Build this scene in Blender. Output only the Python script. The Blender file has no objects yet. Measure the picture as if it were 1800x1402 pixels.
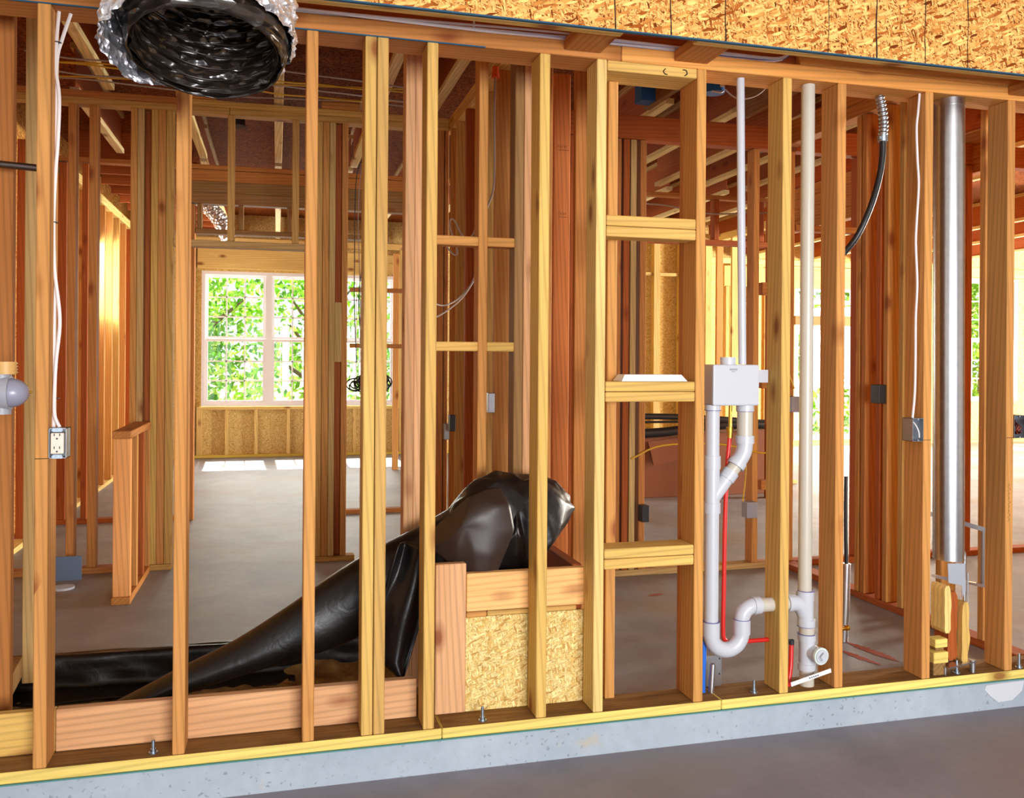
import bpy, bmesh, math, random
from mathutils import Vector, Matrix, noise
random.seed(7)
R = math.radians
S = bpy.context.scene
COL = S.collection

# ------------------------------------------------------------------ camera, world, lights, exposure
cam_d = bpy.data.cameras.new('camera'); cam = bpy.data.objects.new('camera', cam_d); COL.objects.link(cam)
S.camera = cam
YAW, ROLL, FPX = 0.25992, 0.00668, 1553.0
cam.location = (0.0, -3.0223, 1.31054)
cam.rotation_euler = (Matrix.Rotation(-YAW, 3, 'Z') @ Matrix.Rotation(R(90), 3, 'X') @ Matrix.Rotation(ROLL, 3, 'Z')).to_euler()
cam_d.sensor_fit = 'HORIZONTAL'; cam_d.sensor_width = 36.0
cam_d.lens = 36.0 * FPX / 1800.0
cam_d.shift_x = 0.0; cam_d.shift_y = -(701.0 - 635.4) / 1800.0
cam_d.clip_start = 0.05; cam_d.clip_end = 200

S.view_settings.view_transform = 'Standard'; S.view_settings.look = 'None'
S.view_settings.gamma = 1.0; S.view_settings.use_curve_mapping = False
S.view_settings.exposure = 0.4
S.cycles.max_bounces = 10; S.cycles.diffuse_bounces = 6; S.cycles.glossy_bounces = 4
S.cycles.transmission_bounces = 6; S.cycles.transparent_max_bounces = 12
S.cycles.sample_clamp_indirect = 6.0
S.cycles.caustics_reflective = False; S.cycles.caustics_refractive = False

W = bpy.data.worlds.new('sky'); S.world = W; W.use_nodes = True
wn = W.node_tree.nodes; wl = W.node_tree.links
bg = wn['Background']; bg.inputs[0].default_value = (0.86, 0.93, 1.0, 1); bg.inputs[1].default_value = 1.2

def add_light(name, kind, loc, target, energy, color, size=1.0, size_y=None, angle=None):
    d = bpy.data.lights.new(name, kind); d.energy = energy; d.color = color
    if kind == 'AREA':
        d.shape = 'RECTANGLE'; d.size = size; d.size_y = size_y or size
    if kind == 'SUN' and angle is not None: d.angle = angle
    o = bpy.data.objects.new(name, d); COL.objects.link(o); o.location = loc
    o.rotation_euler = (Vector(target) - Vector(loc)).to_track_quat('-Z', 'Y').to_euler()
    return o
# the sun stands high behind the house; it reaches the floor below the far windows and the trees
add_light('sun', 'SUN', (0, 20, 20), (0.5, 20 - 12.5, 0), 22.0, (1.0, 0.95, 0.86), angle=R(1.0))
# daylight through the open garage door behind the camera
add_light('garage_door_daylight', 'AREA', (1.5, -6.9, 1.4), (0.8, 0, 1.1), 390, (1.0, 0.98, 0.98), 2.8, 2.0)
# daylight through the windows of the rooms behind, then one added fill
add_light('back_window_daylight', 'AREA', (0.3, 9.75, 1.7), (0.3, 0, 0.6), 130, (1.0, 0.98, 0.92), 2.6, 1.8)
add_light('right_window_daylight', 'AREA', (8.2, 9.75, 1.6), (5.5, 3, 0.8), 420, (1.0, 0.96, 0.86), 4.0, 2.0)
add_light('left_window_daylight', 'AREA', (-2.1, 6.95, 2.1), (1.2, 9.3, 0.9), 70, (1.0, 0.96, 0.86), 1.2, 0.8)
add_light('side_fill', 'AREA', (13.7, 3.6, 1.7), (5.0, 7.4, 1.4), 3200, (1.0, 0.95, 0.84), 3.6, 2.0)  # added fill to brighten the far walls; the right wall has no window

# ------------------------------------------------------------------ materials
def srgb(r, g, b):
    f = lambda c: (c / 255 / 12.92) if c / 255 <= 0.04045 else ((c / 255 + 0.055) / 1.055) ** 2.4
    return (f(r), f(g), f(b), 1.0)
class NT:
    def __init__(s, name, rough=0.6, metal=0.0):
        s.m = bpy.data.materials.new(name); s.m.use_nodes = True
        s.n = s.m.node_tree.nodes; s.l = s.m.node_tree.links
        s.b = s.n['Principled BSDF']; s.b.inputs['Roughness'].default_value = rough
        s.b.inputs['Metallic'].default_value = metal
    def N(s, t, **k):
        nd = s.n.new(t)
        for a, v in k.items():
            if a.startswith('i_'):
                nd.inputs[int(a[2:])].default_value = v
            else: setattr(nd, a, v)
        return nd
    def L(s, a, b): s.l.new(a, b)
    def coord(s, rnd=True, scale=(1, 1, 1)):
        tc = s.N('ShaderNodeTexCoord'); out = tc.outputs['Object']
        if rnd:
            oi = s.N('ShaderNodeObjectInfo')
            mu = s.N('ShaderNodeMath', operation='MULTIPLY'); mu.inputs[1].default_value = 47.0
            s.L(oi.outputs['Random'], mu.inputs[0])
            va = s.N('ShaderNodeVectorMath', operation='ADD'); s.L(out, va.inputs[0]); s.L(mu.outputs[0], va.inputs[1]); out = va.outputs[0]
        mp = s.N('ShaderNodeMapping'); mp.inputs['Scale'].default_value = scale; s.L(out, mp.inputs[0])
        return mp.outputs[0]
    def noise(s, v, sc, det=4, rough=.55, dist=0.0):
        t = s.N('ShaderNodeTexNoise'); t.inputs['Scale'].default_value = sc; t.inputs['Detail'].default_value = det
        t.inputs['Roughness'].default_value = rough; t.inputs['Distortion'].default_value = dist
        s.L(v, t.inputs['Vector']); return t.outputs['Fac']
    def ramp(s, f, *st):
        r = s.N('ShaderNodeValToRGB'); cr = r.color_ramp
        while len(cr.elements) < len(st): cr.elements.new(0.5)
        for e, (p, c) in zip(cr.elements, st): e.position = p; e.color = c if len(c) == 4 else (*c, 1)
        s.L(f, r.inputs[0]); return r.outputs[0]
    def mix(s, f, a, b, mode='MIX'):
        m = s.N('ShaderNodeMix', data_type='RGBA', blend_type=mode)
        for sock, v in ((m.inputs[0], f), (m.inputs[6], a), (m.inputs[7], b)):
            if hasattr(v, 'links'): s.L(v, sock)
            else: sock.default_value = v
        return m.outputs[2]
    def base(s, c):
        if hasattr(c, 'links'): s.L(c, s.b.inputs['Base Color'])
        else: s.b.inputs['Base Color'].default_value = c
        return s
    def bump(s, h, st=.3, d=.002):
        b = s.N('ShaderNodeBump'); b.inputs['Strength'].default_value = st; b.inputs['Distance'].default_value = d
        s.L(h, b.inputs['Height']); s.L(b.outputs[0], s.b.inputs['Normal']); return s
g = lambda v: (v, v, v, 1)

def plain(name, c, rough=.5, metal=0, coat=0):
    t = NT(name, rough, metal); t.base(c)
    if coat: t.b.inputs['Coat Weight'].default_value = coat
    return t.m

def make_wood():
    t = NT('framing_lumber', .7); t.b.inputs['Specular IOR Level'].default_value = .22
    oi = t.N('ShaderNodeObjectInfo')
    base = oi.outputs['Color']
    v = t.coord(True)
    def mapped(sc):
        mp = t.N('ShaderNodeMapping'); mp.inputs['Scale'].default_value = sc; t.L(v, mp.inputs[0]); return mp.outputs[0]
    # growth rings: bands across the section, warped slowly along the length
    w = t.N('ShaderNodeTexWave', wave_type='BANDS', bands_direction='DIAGONAL'); w.inputs['Scale'].default_value = 26
    w.inputs['Distortion'].default_value = 7; w.inputs['Detail'].default_value = 2; w.inputs['Detail Scale'].default_value = .35
    t.L(mapped((1, 1, .05)), w.inputs['Vector'])
    ring = t.ramp(w.outputs['Fac'], (0.0, g(1.0)), (.6, g(.97)), (.9, g(.80)), (1.0, g(.74)))
    fine = t.ramp(t.noise(mapped((120, 120, 2.5)), 1.0, 3), (.3, g(.88)), (.7, g(1.06)))
    big = t.ramp(t.noise(mapped((5, 5, .9)), 1.0, 3), (.3, (.86, .78, .70, 1)), (.7, (1.07, 1.07, 1.04, 1)))
    c = t.mix(.8, base, ring, 'MULTIPLY'); c = t.mix(.9, c, fine, 'MULTIPLY'); c = t.mix(1, c, big, 'MULTIPLY')
    # knots
    vo = t.N('ShaderNodeTexVoronoi'); vo.inputs['Scale'].default_value = 1.0
    dn = t.N('ShaderNodeTexNoise'); dn.inputs['Scale'].default_value = 9; t.L(v, dn.inputs['Vector'])
    vm = t.N('ShaderNodeVectorMath', operation='MULTIPLY_ADD'); vm.inputs[1].default_value = (.12, .12, .12)
    t.L(dn.outputs['Color'], vm.inputs[0]); t.L(mapped((9, 9, 4.2)), vm.inputs[2]); t.L(vm.outputs[0], vo.inputs['Vector'])
    sep = t.N('ShaderNodeSeparateColor'); t.L(vo.outputs['Color'], sep.inputs[0])
    gate = t.N('ShaderNodeMath', operation='GREATER_THAN'); gate.inputs[1].default_value = .70; t.L(sep.outputs[0], gate.inputs[0])
    kd = t.ramp(vo.outputs['Distance'], (0.0, g(1)), (.10, g(.95)), (.16, g(.55)), (.30, g(.0)))
    mk = t.N('ShaderNodeMath', operation='MULTIPLY'); t.L(kd, mk.inputs[0]); t.L(gate.outputs[0], mk.inputs[1])
    mk2 = t.N('ShaderNodeMath', operation='MULTIPLY'); t.L(mk.outputs[0], mk2.inputs[0]); mk2.inputs[1].default_value = .85
    c = t.mix(mk2.outputs[0], c, srgb(120, 52, 18))
    t.base(c); t.bump(fine, .12, .001)
    return t.m
WOOD = make_wood()

def make_brown_top():
    t = NT('brown_top_lumber', .85); t.b.inputs['Specular IOR Level'].default_value = .1; v = t.coord(True)
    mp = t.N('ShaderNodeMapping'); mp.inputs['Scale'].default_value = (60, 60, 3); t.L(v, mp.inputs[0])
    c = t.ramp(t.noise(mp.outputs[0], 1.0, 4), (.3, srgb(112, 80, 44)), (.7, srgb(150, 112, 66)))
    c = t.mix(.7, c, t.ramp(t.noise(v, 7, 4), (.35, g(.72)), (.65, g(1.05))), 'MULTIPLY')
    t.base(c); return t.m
BROWN_TOP = make_brown_top()

def make_osb(name, a, b, c_, d_, axis='Y', k_=1.0):
    t = NT(name, .85); t.b.inputs['Specular IOR Level'].default_value = .04; v = t.coord(False)
    # thin flakes: layers of long cells turned to several angles in the panel's plane, each cell with its own shade
    cur = None
    wp = t.N('ShaderNodeTexNoise'); wp.inputs['Scale'].default_value = 11; t.L(v, wp.inputs['Vector'])
    wv = t.N('ShaderNodeVectorMath', operation='MULTIPLY_ADD'); wv.inputs[1].default_value = (.022, .022, .022)
    t.L(wp.outputs['Color'], wv.inputs[0]); t.L(v, wv.inputs[2])
    for k, an in enumerate((0.1, 1.2, 2.3, .65, 2.8, 1.75, 0.35)):
        m1 = t.N('ShaderNodeMapping'); m1.inputs['Rotation'].default_value = (0, an, 0) if axis == 'Y' else ((0, 0, an) if axis == 'Z' else (an, 0, 0))
        m1.inputs['Location'].default_value = (k * 3.1, k * 1.7, k * 2.3); t.L(wv.outputs[0], m1.inputs[0])
        s_ = (1.7, 1.4, 1.9, 1.1, 1.5, .8, .62)[k] * k_
        m2 = t.N('ShaderNodeMapping'); sc = {'Y': (10 * s_, 1, 38 * s_), 'Z': (10 * s_, 38 * s_, 1), 'X': (1, 10 * s_, 38 * s_)}[axis]
        m2.inputs['Scale'].default_value = sc; t.L(m1.outputs[0], m2.inputs[0])
        vo = t.N('ShaderNodeTexVoronoi'); t.L(m2.outputs[0], vo.inputs['Vector'])
        sp = t.N('ShaderNodeSeparateColor'); t.L(vo.outputs['Color'], sp.inputs[0])
        lt = tuple(min(1, x * 1.3) for x in a[:3]) + (1,)
        col = t.ramp(sp.outputs[0], (0, d_), (.13, c_), (.40, b), (.66, a), (.84, a), (1, lt))
        edge = t.ramp(vo.outputs['Distance'], (.4, g(1)), (.75, g(.55)))
        col = t.mix(.7, col, edge, 'MULTIPLY')
        if cur is None: cur = col
        else:
            gt = t.N('ShaderNodeMath', operation='GREATER_THAN'); gt.inputs[1].default_value = (.6, .6, .6, .55, .66, .6, .74)[k]; t.L(sp.outputs[1], gt.inputs[0])
            cur = t.mix(gt.outputs[0], cur, col)
    fine = t.ramp(t.noise(v, 120, 3), (.3, g(.86)), (.7, g(1.05)))
    cur = t.mix(.8, cur, fine, 'MULTIPLY')
    t.base(cur); t.bump(fine, .2, .001); return t.m
OSB = make_osb('strand_board_orange', srgb(240, 190, 112), srgb(220, 154, 78), srgb(166, 88, 36), srgb(104, 44, 14))
OSBY = make_osb('strand_board_yellow', srgb(238, 214, 148), srgb(226, 194, 118), srgb(210, 168, 94), srgb(184, 138, 76), k_=1.3)
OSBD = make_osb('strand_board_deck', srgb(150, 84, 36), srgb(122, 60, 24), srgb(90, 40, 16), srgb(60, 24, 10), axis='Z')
OSBX = make_osb('strand_board_side', srgb(232, 180, 100), srgb(214, 148, 70), srgb(172, 92, 34), srgb(130, 60, 20), axis='X')

def make_concrete(name, light, dark, pits=False, stains=None, sc=1.0, rough=.75):
    t = NT(name, rough); v = t.coord(False)
    n1 = t.noise(v, 2.2 * sc, 6, .6, .4); n2 = t.noise(v, 22 * sc, 5)
    c = t.ramp(n1, (.3, dark), (.7, light))
    c = t.mix(.6, c, t.ramp(n2, (.3, g(.88)), (.7, g(1.05))), 'MULTIPLY')
    h = n2
    if pits:
        vo = t.N('ShaderNodeTexVoronoi'); vo.inputs['Scale'].default_value = 52
        nd = t.N('ShaderNodeTexNoise'); nd.inputs['Scale'].default_value = 60; t.L(v, nd.inputs['Vector'])
        vm = t.N('ShaderNodeVectorMath', operation='MULTIPLY_ADD'); vm.inputs[1].default_value = (.03,) * 3
        t.L(nd.outputs['Color'], vm.inputs[0]); t.L(v, vm.inputs[2]); t.L(vm.outputs[0], vo.inputs['Vector'])
        sp = t.N('ShaderNodeSeparateColor'); t.L(vo.outputs['Color'], sp.inputs[0])
        ga = t.N('ShaderNodeMath', operation='GREATER_THAN'); ga.inputs[1].default_value = .60; t.L(sp.outputs[0], ga.inputs[0])
        dd = t.ramp(vo.outputs['Distance'], (.0, g(1)), (.22, g(.9)), (.32, g(0)))
        mm = t.N('ShaderNodeMath', operation='MULTIPLY'); t.L(ga.outputs[0], mm.inputs[0]); t.L(dd, mm.inputs[1])
        area = t.ramp(t.noise(v, 1.7, 2), (.44, g(.1)), (.56, g(.85)))
        m2 = t.N('ShaderNodeMath', operation='MULTIPLY'); t.L(mm.outputs[0], m2.inputs[0]); t.L(area, m2.inputs[1])
        c = t.mix(m2.outputs[0], c, srgb(120, 130, 138))
        if stains: c = t.mix(t.ramp(t.noise(v, 5, 3), (.66, g(0)), (.74, g(.55))), c, stains)
    elif stains:
        c = t.mix(t.ramp(t.noise(v, 1.1, 4), (.50, g(0)), (.66, g(.6))), c, stains)
    t.base(c); t.bump(h, .25, .003); return t.m
CURB = make_concrete('curb_concrete', srgb(166, 177, 188), srgb(148, 161, 173), True, srgb(178, 164, 138))
GAR = make_concrete('garage_slab', srgb(138, 134, 144), srgb(116, 114, 124), stains=srgb(128, 120, 118), rough=.55)
SLAB = make_concrete('house_slab', srgb(150, 151, 154), srgb(124, 124, 128), stains=srgb(122, 98, 62), rough=.55)  # brown stains, partly standing in for ceiling wood reflected on the slab
def make_plastic():
    t = NT('black_polyethylene', .38); v = t.coord(False)
    t.base(srgb(17, 14, 14)); t.bump(t.noise(v, 14, 4, .5, 1.2), .25, .01)
    t.b.inputs['Specular IOR Level'].default_value = .5; return t.m
BLACK = make_plastic()
def make_soil():
    t = NT('soil', .95); v = t.coord(False)
    t.base(t.ramp(t.noise(v, 9, 6), (.3, srgb(84, 62, 38)), (.55, srgb(136, 112, 66)), (.75, srgb(176, 160, 96))))
    t.bump(t.noise(v, 40, 5), .8, .01); return t.m
SOIL = make_soil()
def make_galv(name='galvanised_steel', rough=.28, c=srgb(205, 208, 212)):
    t = NT(name, rough, 1.0); v = t.coord(False)
    t.base(t.mix(.5, c, t.ramp(t.noise(v, 30, 3), (.3, g(.75)), (.7, g(1.0))), 'MULTIPLY')); t.bump(t.noise(v, 90, 2), .05, .001); return t.m
GALV = make_galv()
BOXM = make_galv('steel_box', .42, srgb(170, 174, 180))
def make_foil():
    t = NT('foil_jacket', .34, .85); v = t.coord(False)
    t.base(srgb(222, 222, 228))
    vo = t.N('ShaderNodeTexVoronoi'); vo.inputs['Scale'].default_value = 34; t.L(v, vo.inputs['Vector'])
    t.bump(vo.outputs['Distance'], .9, .02); return t.m
FOIL = make_foil()
def make_liner():
    t = NT('duct_liner_film', .22); v = t.coord(False)
    t.base(srgb(34, 27, 22)); t.b.inputs['Specular IOR Level'].default_value = .9
    mp = t.N('ShaderNodeMapping'); mp.inputs['Scale'].default_value = (16, 16, 42); t.L(v, mp.inputs[0])
    vo = t.N('ShaderNodeTexVoronoi'); vo.inputs['Scale'].default_value = 1.0; t.L(mp.outputs[0], vo.inputs['Vector'])
    t.bump(vo.outputs['Distance'], 1.0, .02); return t.m
LINER = make_liner()
PVC = plain('white_pvc', srgb(188, 192, 200), .3)
PVCC = plain('cream_pvc', srgb(190, 184, 170), .32)
PURPLE = plain('purple_primer', srgb(96, 92, 150), .5)
RED = plain('red_pex', srgb(196, 30, 24), .35)
BLUEP = plain('blue_pex', srgb(30, 100, 200), .35)
BRASS = plain('brass', srgb(200, 160, 60), .35, 1)
WIREW = plain('white_cable_jacket', srgb(222, 216, 216), .5)
WIREG = plain('grey_cable_jacket', srgb(158, 140, 126), .5)
WIREY = plain('yellow_cable_jacket', srgb(206, 160, 30), .5)
WIREB = plain('dark_cable_jacket', srgb(30, 28, 28), .5)
BLKR = plain('black_rubber_hose', srgb(22, 22, 26), .4)
WHITE = plain('white_paint', srgb(240, 240, 240), .5)
WVIN = plain('white_vinyl', srgb(244, 246, 250), .45)
GREYP = plain('grey_plastic', srgb(150, 152, 162), .45)
IVORY = plain('ivory_plastic', srgb(226, 212, 196), .4)
DARK = plain('dark_plastic', srgb(26, 28, 32), .5)
BLUEB = plain('blue_plastic_box', srgb(24, 96, 168), .45)
BLUEC = plain('blue_grey_board', srgb(92, 112, 140), .7)
CHALK = plain('blue_sill_gasket', srgb(30, 80, 106), .8)
GREEN = plain('green_sill_gasket', srgb(70, 128, 124), .7)
CARD = plain('cardboard', srgb(128, 72, 38), .8)
INK = plain('lumber_ink', srgb(70, 36, 20), .8)
MARK = plain('black_mark', srgb(40, 24, 12), .9)
ORANGE = plain('orange_sealant', srgb(220, 84, 24), .6)
COPPER = plain('copper_wire', srgb(150, 70, 50), .4, 1)
SCREW = plain('zinc_plated_steel', srgb(176, 192, 206), .35, 1)
BARK = plain('bark', srgb(92, 82, 72), .9)
LAWN = plain('driveway_and_lawn', srgb(128, 134, 84), .9)
DRYW = plain('painted_garage_wall', srgb(214, 206, 196), .8)
def make_leaf():
    t = NT('leaves', .5); oi = t.N('ShaderNodeNewGeometry')
    c = t.ramp(oi.outputs['Random Per Island'], (0, srgb(60, 128, 20)), (.5, srgb(120, 186, 40)), (1, srgb(196, 222, 110)))
    t.base(c)
    tr = t.N('ShaderNodeBsdfTranslucent'); t.L(c, tr.inputs[0])
    mx = t.N('ShaderNodeMixShader'); mx.inputs[0].default_value = .5
    t.L(t.b.outputs[0], mx.inputs[1]); t.L(tr.outputs[0], mx.inputs[2])
    t.L(mx.outputs[0], t.n['Material Output'].inputs[0]); return t.m
LEAF = make_leaf()
def make_glass():
    t = NT('window_glass', .02)
    t.n.remove(t.b)
    a = t.N('ShaderNodeBsdfTransparent'); gl = t.N('ShaderNodeBsdfGlossy'); gl.inputs['Roughness'].default_value = .02
    mx = t.N('ShaderNodeMixShader'); mx.inputs[0].default_value = .05
    t.L(a.outputs[0], mx.inputs[1]); t.L(gl.outputs[0], mx.inputs[2]); t.L(mx.outputs[0], t.n['Material Output'].inputs[0]); return t.m
GLASS = make_glass()

# ------------------------------------------------------------------ mesh helpers
class MB:
    def __init__(s): s.v = []; s.f = []; s.sm = []
    def add(s, vs, fs, smooth=False):
        o = len(s.v); s.v += [tuple(x) for x in vs]; s.f += [tuple(i + o for i in f) for f in fs]; s.sm += [smooth] * len(fs); return s
    def box(s, x0, x1, y0, y1, z0, z1):
        vs = [(x, y, z) for z in (z0, z1) for y in (y0, y1) for x in (x0, x1)]
        return s.add(vs, [(0, 2, 3, 1), (4, 5, 7, 6), (0, 1, 5, 4), (2, 6, 7, 3), (0, 4, 6, 2), (1, 3, 7, 5)])
    def bar(s, a, b, w, h, up=(0, 0, 1)):
        a = Vector(a); b = Vector(b); d = (b - a).normalized(); sd = d.cross(Vector(up))
        if sd.length < 1e-4: sd = Vector((1, 0, 0))
        sd.normalize(); u = sd.cross(d).normalized(); vs = []
        for p in (a, b):
            for i, j in ((-1, -1), (1, -1), (1, 1), (-1, 1)): vs.append(p + sd * (i * w / 2) + u * (j * h / 2))
        return s.add(vs, [(0, 3, 2, 1), (4, 5, 6, 7), (0, 1, 5, 4), (1, 2, 6, 5), (2, 3, 7, 6), (3, 0, 4, 7)])
    def tube(s, pts, r, n=12, caps=True):
        pts = [Vector(p) for p in pts]; rs = r if isinstance(r, (list, tuple)) else [r] * len(pts)
        t0 = (pts[1] - pts[0]).normalized(); ref = Vector((0, 0, 1)) if abs(t0.z) < .9 else Vector((1, 0, 0))
        u = t0.cross(ref).normalized(); vs = []
        for i, p in enumerate(pts):
            t = (pts[min(i + 1, len(pts) - 1)] - pts[max(i - 1, 0)]).normalized()
            u = (u - t * u.dot(t)).normalized(); w = t.cross(u)
            for k in range(n):
                a = 2 * math.pi * k / n; vs.append(p + (u * math.cos(a) + w * math.sin(a)) * rs[i])
        fs = [(i * n + k, i * n + (k + 1) % n, (i + 1) * n + (k + 1) % n, (i + 1) * n + k) for i in range(len(pts) - 1) for k in range(n)]
        s.add(vs, fs, True)
        if caps:
            o = len(pts) - 1
            s.add(vs[:n], [tuple(range(n))[::-1]]); s.add(vs[o * n:], [tuple(range(n))])
        return s
    def cyl(s, a, b, r, n=20): return s.tube([a, b], r, n)
    def build(s, name, mat, parent=None, bevel=0, origin=None):
        me = bpy.data.meshes.new(name); O = Vector(origin) if origin is not None else Vector((0, 0, 0))
        me.from_pydata([tuple(Vector(v) - O) for v in s.v], [], s.f); me.update()
        for p, q in zip(me.polygons, s.sm): p.use_smooth = q
        me.materials.append(mat)
        o = bpy.data.objects.new(name, me); COL.objects.link(o); o.location = O
        if parent is not None:
            o.parent = parent; o.matrix_parent_inverse = Matrix.Translation(parent_world(parent)).inverted()
        if bevel:
            m = o.modifiers.new('bevel', 'BEVEL'); m.width = bevel; m.segments = 2; m.limit_method = 'ANGLE'
        return o
def parent_world(p):
    v = Vector(p.location)
    while p.parent is not None:
        p = p.parent
        if p.type == 'EMPTY': v = Vector(p.location) if False else v
        break
    return Vector(p.location) if p.parent is None else v
def smooth_path(pts, k=6):
    pts = [Vector(p) for p in pts]; out = []
    P = [pts[0] * 2 - pts[1]] + pts + [pts[-1] * 2 - pts[-2]]
    for i in range(1, len(P) - 2):
        for j in range(k):
            t = j / k; a, b, c, d = P[i - 1:i + 3]
            out.append(.5 * ((2 * b) + (c - a) * t + (2 * a - 5 * b + 4 * c - d) * t * t + (3 * b - a - 3 * c + d) * t ** 3))
    out.append(pts[-1]); return out
def tag(o, label=None, cat=None, group=None, kind=None):
    if label: o['label'] = label
    if cat: o['category'] = cat
    if group: o['group'] = group
    if kind: o['kind'] = kind
    return o
def struct(o): o['kind'] = 'structure'; return o
def empty(name, loc, label, cat, group=None):
    o = bpy.data.objects.new(name, None); COL.objects.link(o); o.location = loc; o.empty_display_size = .05
    return tag(o, label, cat, group)
def part(mb, name, mat, parent, bevel=0, label=None):
    me = mb.build(name, mat, None, bevel)
    # positions are world; keep them by shifting the mesh into the parent's space
    root = parent; off = Vector((0, 0, 0))
    chain = [parent]
    while chain[-1].parent is not None: chain.append(chain[-1].parent)
    for p in chain: off += Vector(p.location)
    me.data.transform(Matrix.Translation(-off)); me.parent = parent
    if label: me['label'] = label
    return me

# ------------------------------------------------------------------ lumber
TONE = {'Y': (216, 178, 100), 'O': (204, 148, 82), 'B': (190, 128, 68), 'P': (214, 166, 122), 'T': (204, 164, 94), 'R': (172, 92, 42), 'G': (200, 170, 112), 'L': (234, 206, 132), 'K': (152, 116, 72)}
def tone(c, j=.05):
    if isinstance(c, str): c = TONE[c]
    k = 1 + random.uniform(-j, j); s = srgb(*c); return (min(1, s[0] * k), min(1, s[1] * k * random.uniform(.97, 1.03)), s[2] * k, 1)
def lumber(name, b, c='O', label=None, cat=None, group=None, parent=None, bev=.003, mat=None):
    x0, x1, y0, y1, z0, z1 = b; d = (x1 - x0, y1 - y0, z1 - z0); ax = d.index(max(d))
    ctr = Vector(((x0 + x1) / 2, (y0 + y1) / 2, (z0 + z1) / 2))
    if ax == 2: h = (d[0], d[1], d[2]); rot = (0, 0, 0)
    elif ax == 0: h = (d[2], d[1], d[0]); rot = (0, math.pi / 2, 0)
    else: h = (d[0], d[2], d[1]); rot = (-math.pi / 2, 0, 0)
    bm = bmesh.new(); bmesh.ops.create_cube(bm, size=1); bmesh.ops.scale(bm, vec=h, verts=bm.verts)
    if bev and min(h) > bev * 4: bmesh.ops.bevel(bm, geom=bm.edges[:], offset=bev, segments=1, affect='EDGES')
    me = bpy.data.meshes.new(name); bm.to_mesh(me); bm.free(); me.materials.append(mat or WOOD)
    o = bpy.data.objects.new(name, me); COL.objects.link(o); o.location = ctr; o.rotation_euler = rot; o.color = tone(c)
    if parent is not None:
        o.parent = parent; o.location = ctr - Vector(parent.location)
    tag(o, label, cat, group); return o

# ================================================================== SETTING
m = MB(); m.box(-4.5, 9, -8, 0.0, -.316, -.116); struct(m.build('floor', GAR))
m = MB(); m.box(-4.5, 9, 0, .15, -.3, 0.0); cb = struct(m.build('trim_1', CURB))
cb['label'] = 'pale grey concrete curb under the front framed wall'
m = MB()                                                           # plaster patch on the curb
pp = [(2.84, -.012), (3.03, -.008), (3.02, -.05), (2.97, -.085), (2.9, -.088), (2.86, -.06), (2.83, -.03)]
m.add([(x, -.0025, z) for x, z in pp] + [(x, .004, z) for x, z in pp], [tuple(range(7))] + [(i, i + 7, (i + 1) % 7 + 7, (i + 1) % 7) for i in range(7)])
tag(m.build('plaster_patch', plain('patch_plaster', srgb(192, 196, 204), .8)), 'smooth pale plaster patch on the curb below the rightmost studs', 'patch')
# house slab with the sunken pocket behind the left bays
m = MB(); m.box(-4.5, 14, 1.21, 9.6, -.25, 0); m.box(.60, 14, .15, 1.21, -.25, 0); m.box(-4.5, -1.12, .15, 1.21, -.25, 0)
struct(m.build('floor_house', SLAB)).name = 'floor'
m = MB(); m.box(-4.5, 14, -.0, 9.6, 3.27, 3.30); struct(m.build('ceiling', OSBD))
m = MB()
def grid(m, fx, nx, ny, smooth=True):
    vs = [fx(i / nx, j / ny) for j in range(ny + 1) for i in range(nx + 1)]
    fs = [(j * (nx + 1) + i, j * (nx + 1) + i + 1, (j + 1) * (nx + 1) + i + 1, (j + 1) * (nx + 1) + i) for j in range(ny) for i in range(nx)]
    return m.add(vs, fs, smooth)
def soilf(u, v):
    x = -1.12 + 1.72 * u; y = .15 + 1.06 * v
    return (x, y, -.17 + .05 * noise.noise((x * 4, y * 4, 0)) + .10 * u * v * v + .02 * noise.noise((x * 14, y * 14, 1)))
grid(m, soilf, 40, 24)
tag(m.build('soil', SOIL), 'dug earth with bits of straw in the sunken pocket behind the left bays', 'soil', kind='stuff')
# outer walls: strand board sheathing with openings
def sheath_y(name, y, x0, x1, z0, z1, holes, mat, t=.012):
    m = MB(); xs = sorted(set([x0, x1] + [h[0] for h in holes] + [h[1] for h in holes])); 
    for a, b in zip(xs, xs[1:]):
        hs = sorted([(h[2], h[3]) for h in holes if h[0] <= a + 1e-6 and h[1] >= b - 1e-6]); z = z0
        for p, q in hs: m.box(a, b, y, y + t, z, p); z = q
        m.box(a, b, y, y + t, z, z1)
    return struct(m.build(name, mat))
WH = [(-.98, 1.62, .68, 2.50), (7.95, 9.08, .08, 2.56), (10.9, 12.3, .68, 2.78)]
sheath_y('wall_back', 9.47, -4.5, 14, 0, 3.27, WH, OSBY)
m = MB(); m.box(-1.86, -1.848, 0.15, 6.3, 0, 3.27); m.box(-1.86, -1.848, 6.3, 7.6, 0, 1.7); m.box(-1.86, -1.848, 6.3, 7.6, 2.62, 3.27); m.box(-1.86, -1.848, 7.6, 9.47, 0, 3.27)
struct(m.build('wall_left', OSBX))
m = MB(); m.box(14, 14.012, 0, 9.47, 0, 3.27); struct(m.build('wall_right', OSBX))
m = MB(); m.box(3.52, 14, .15, .162, 0, 3.27); struct(m.build('wall_front', OSB))
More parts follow.
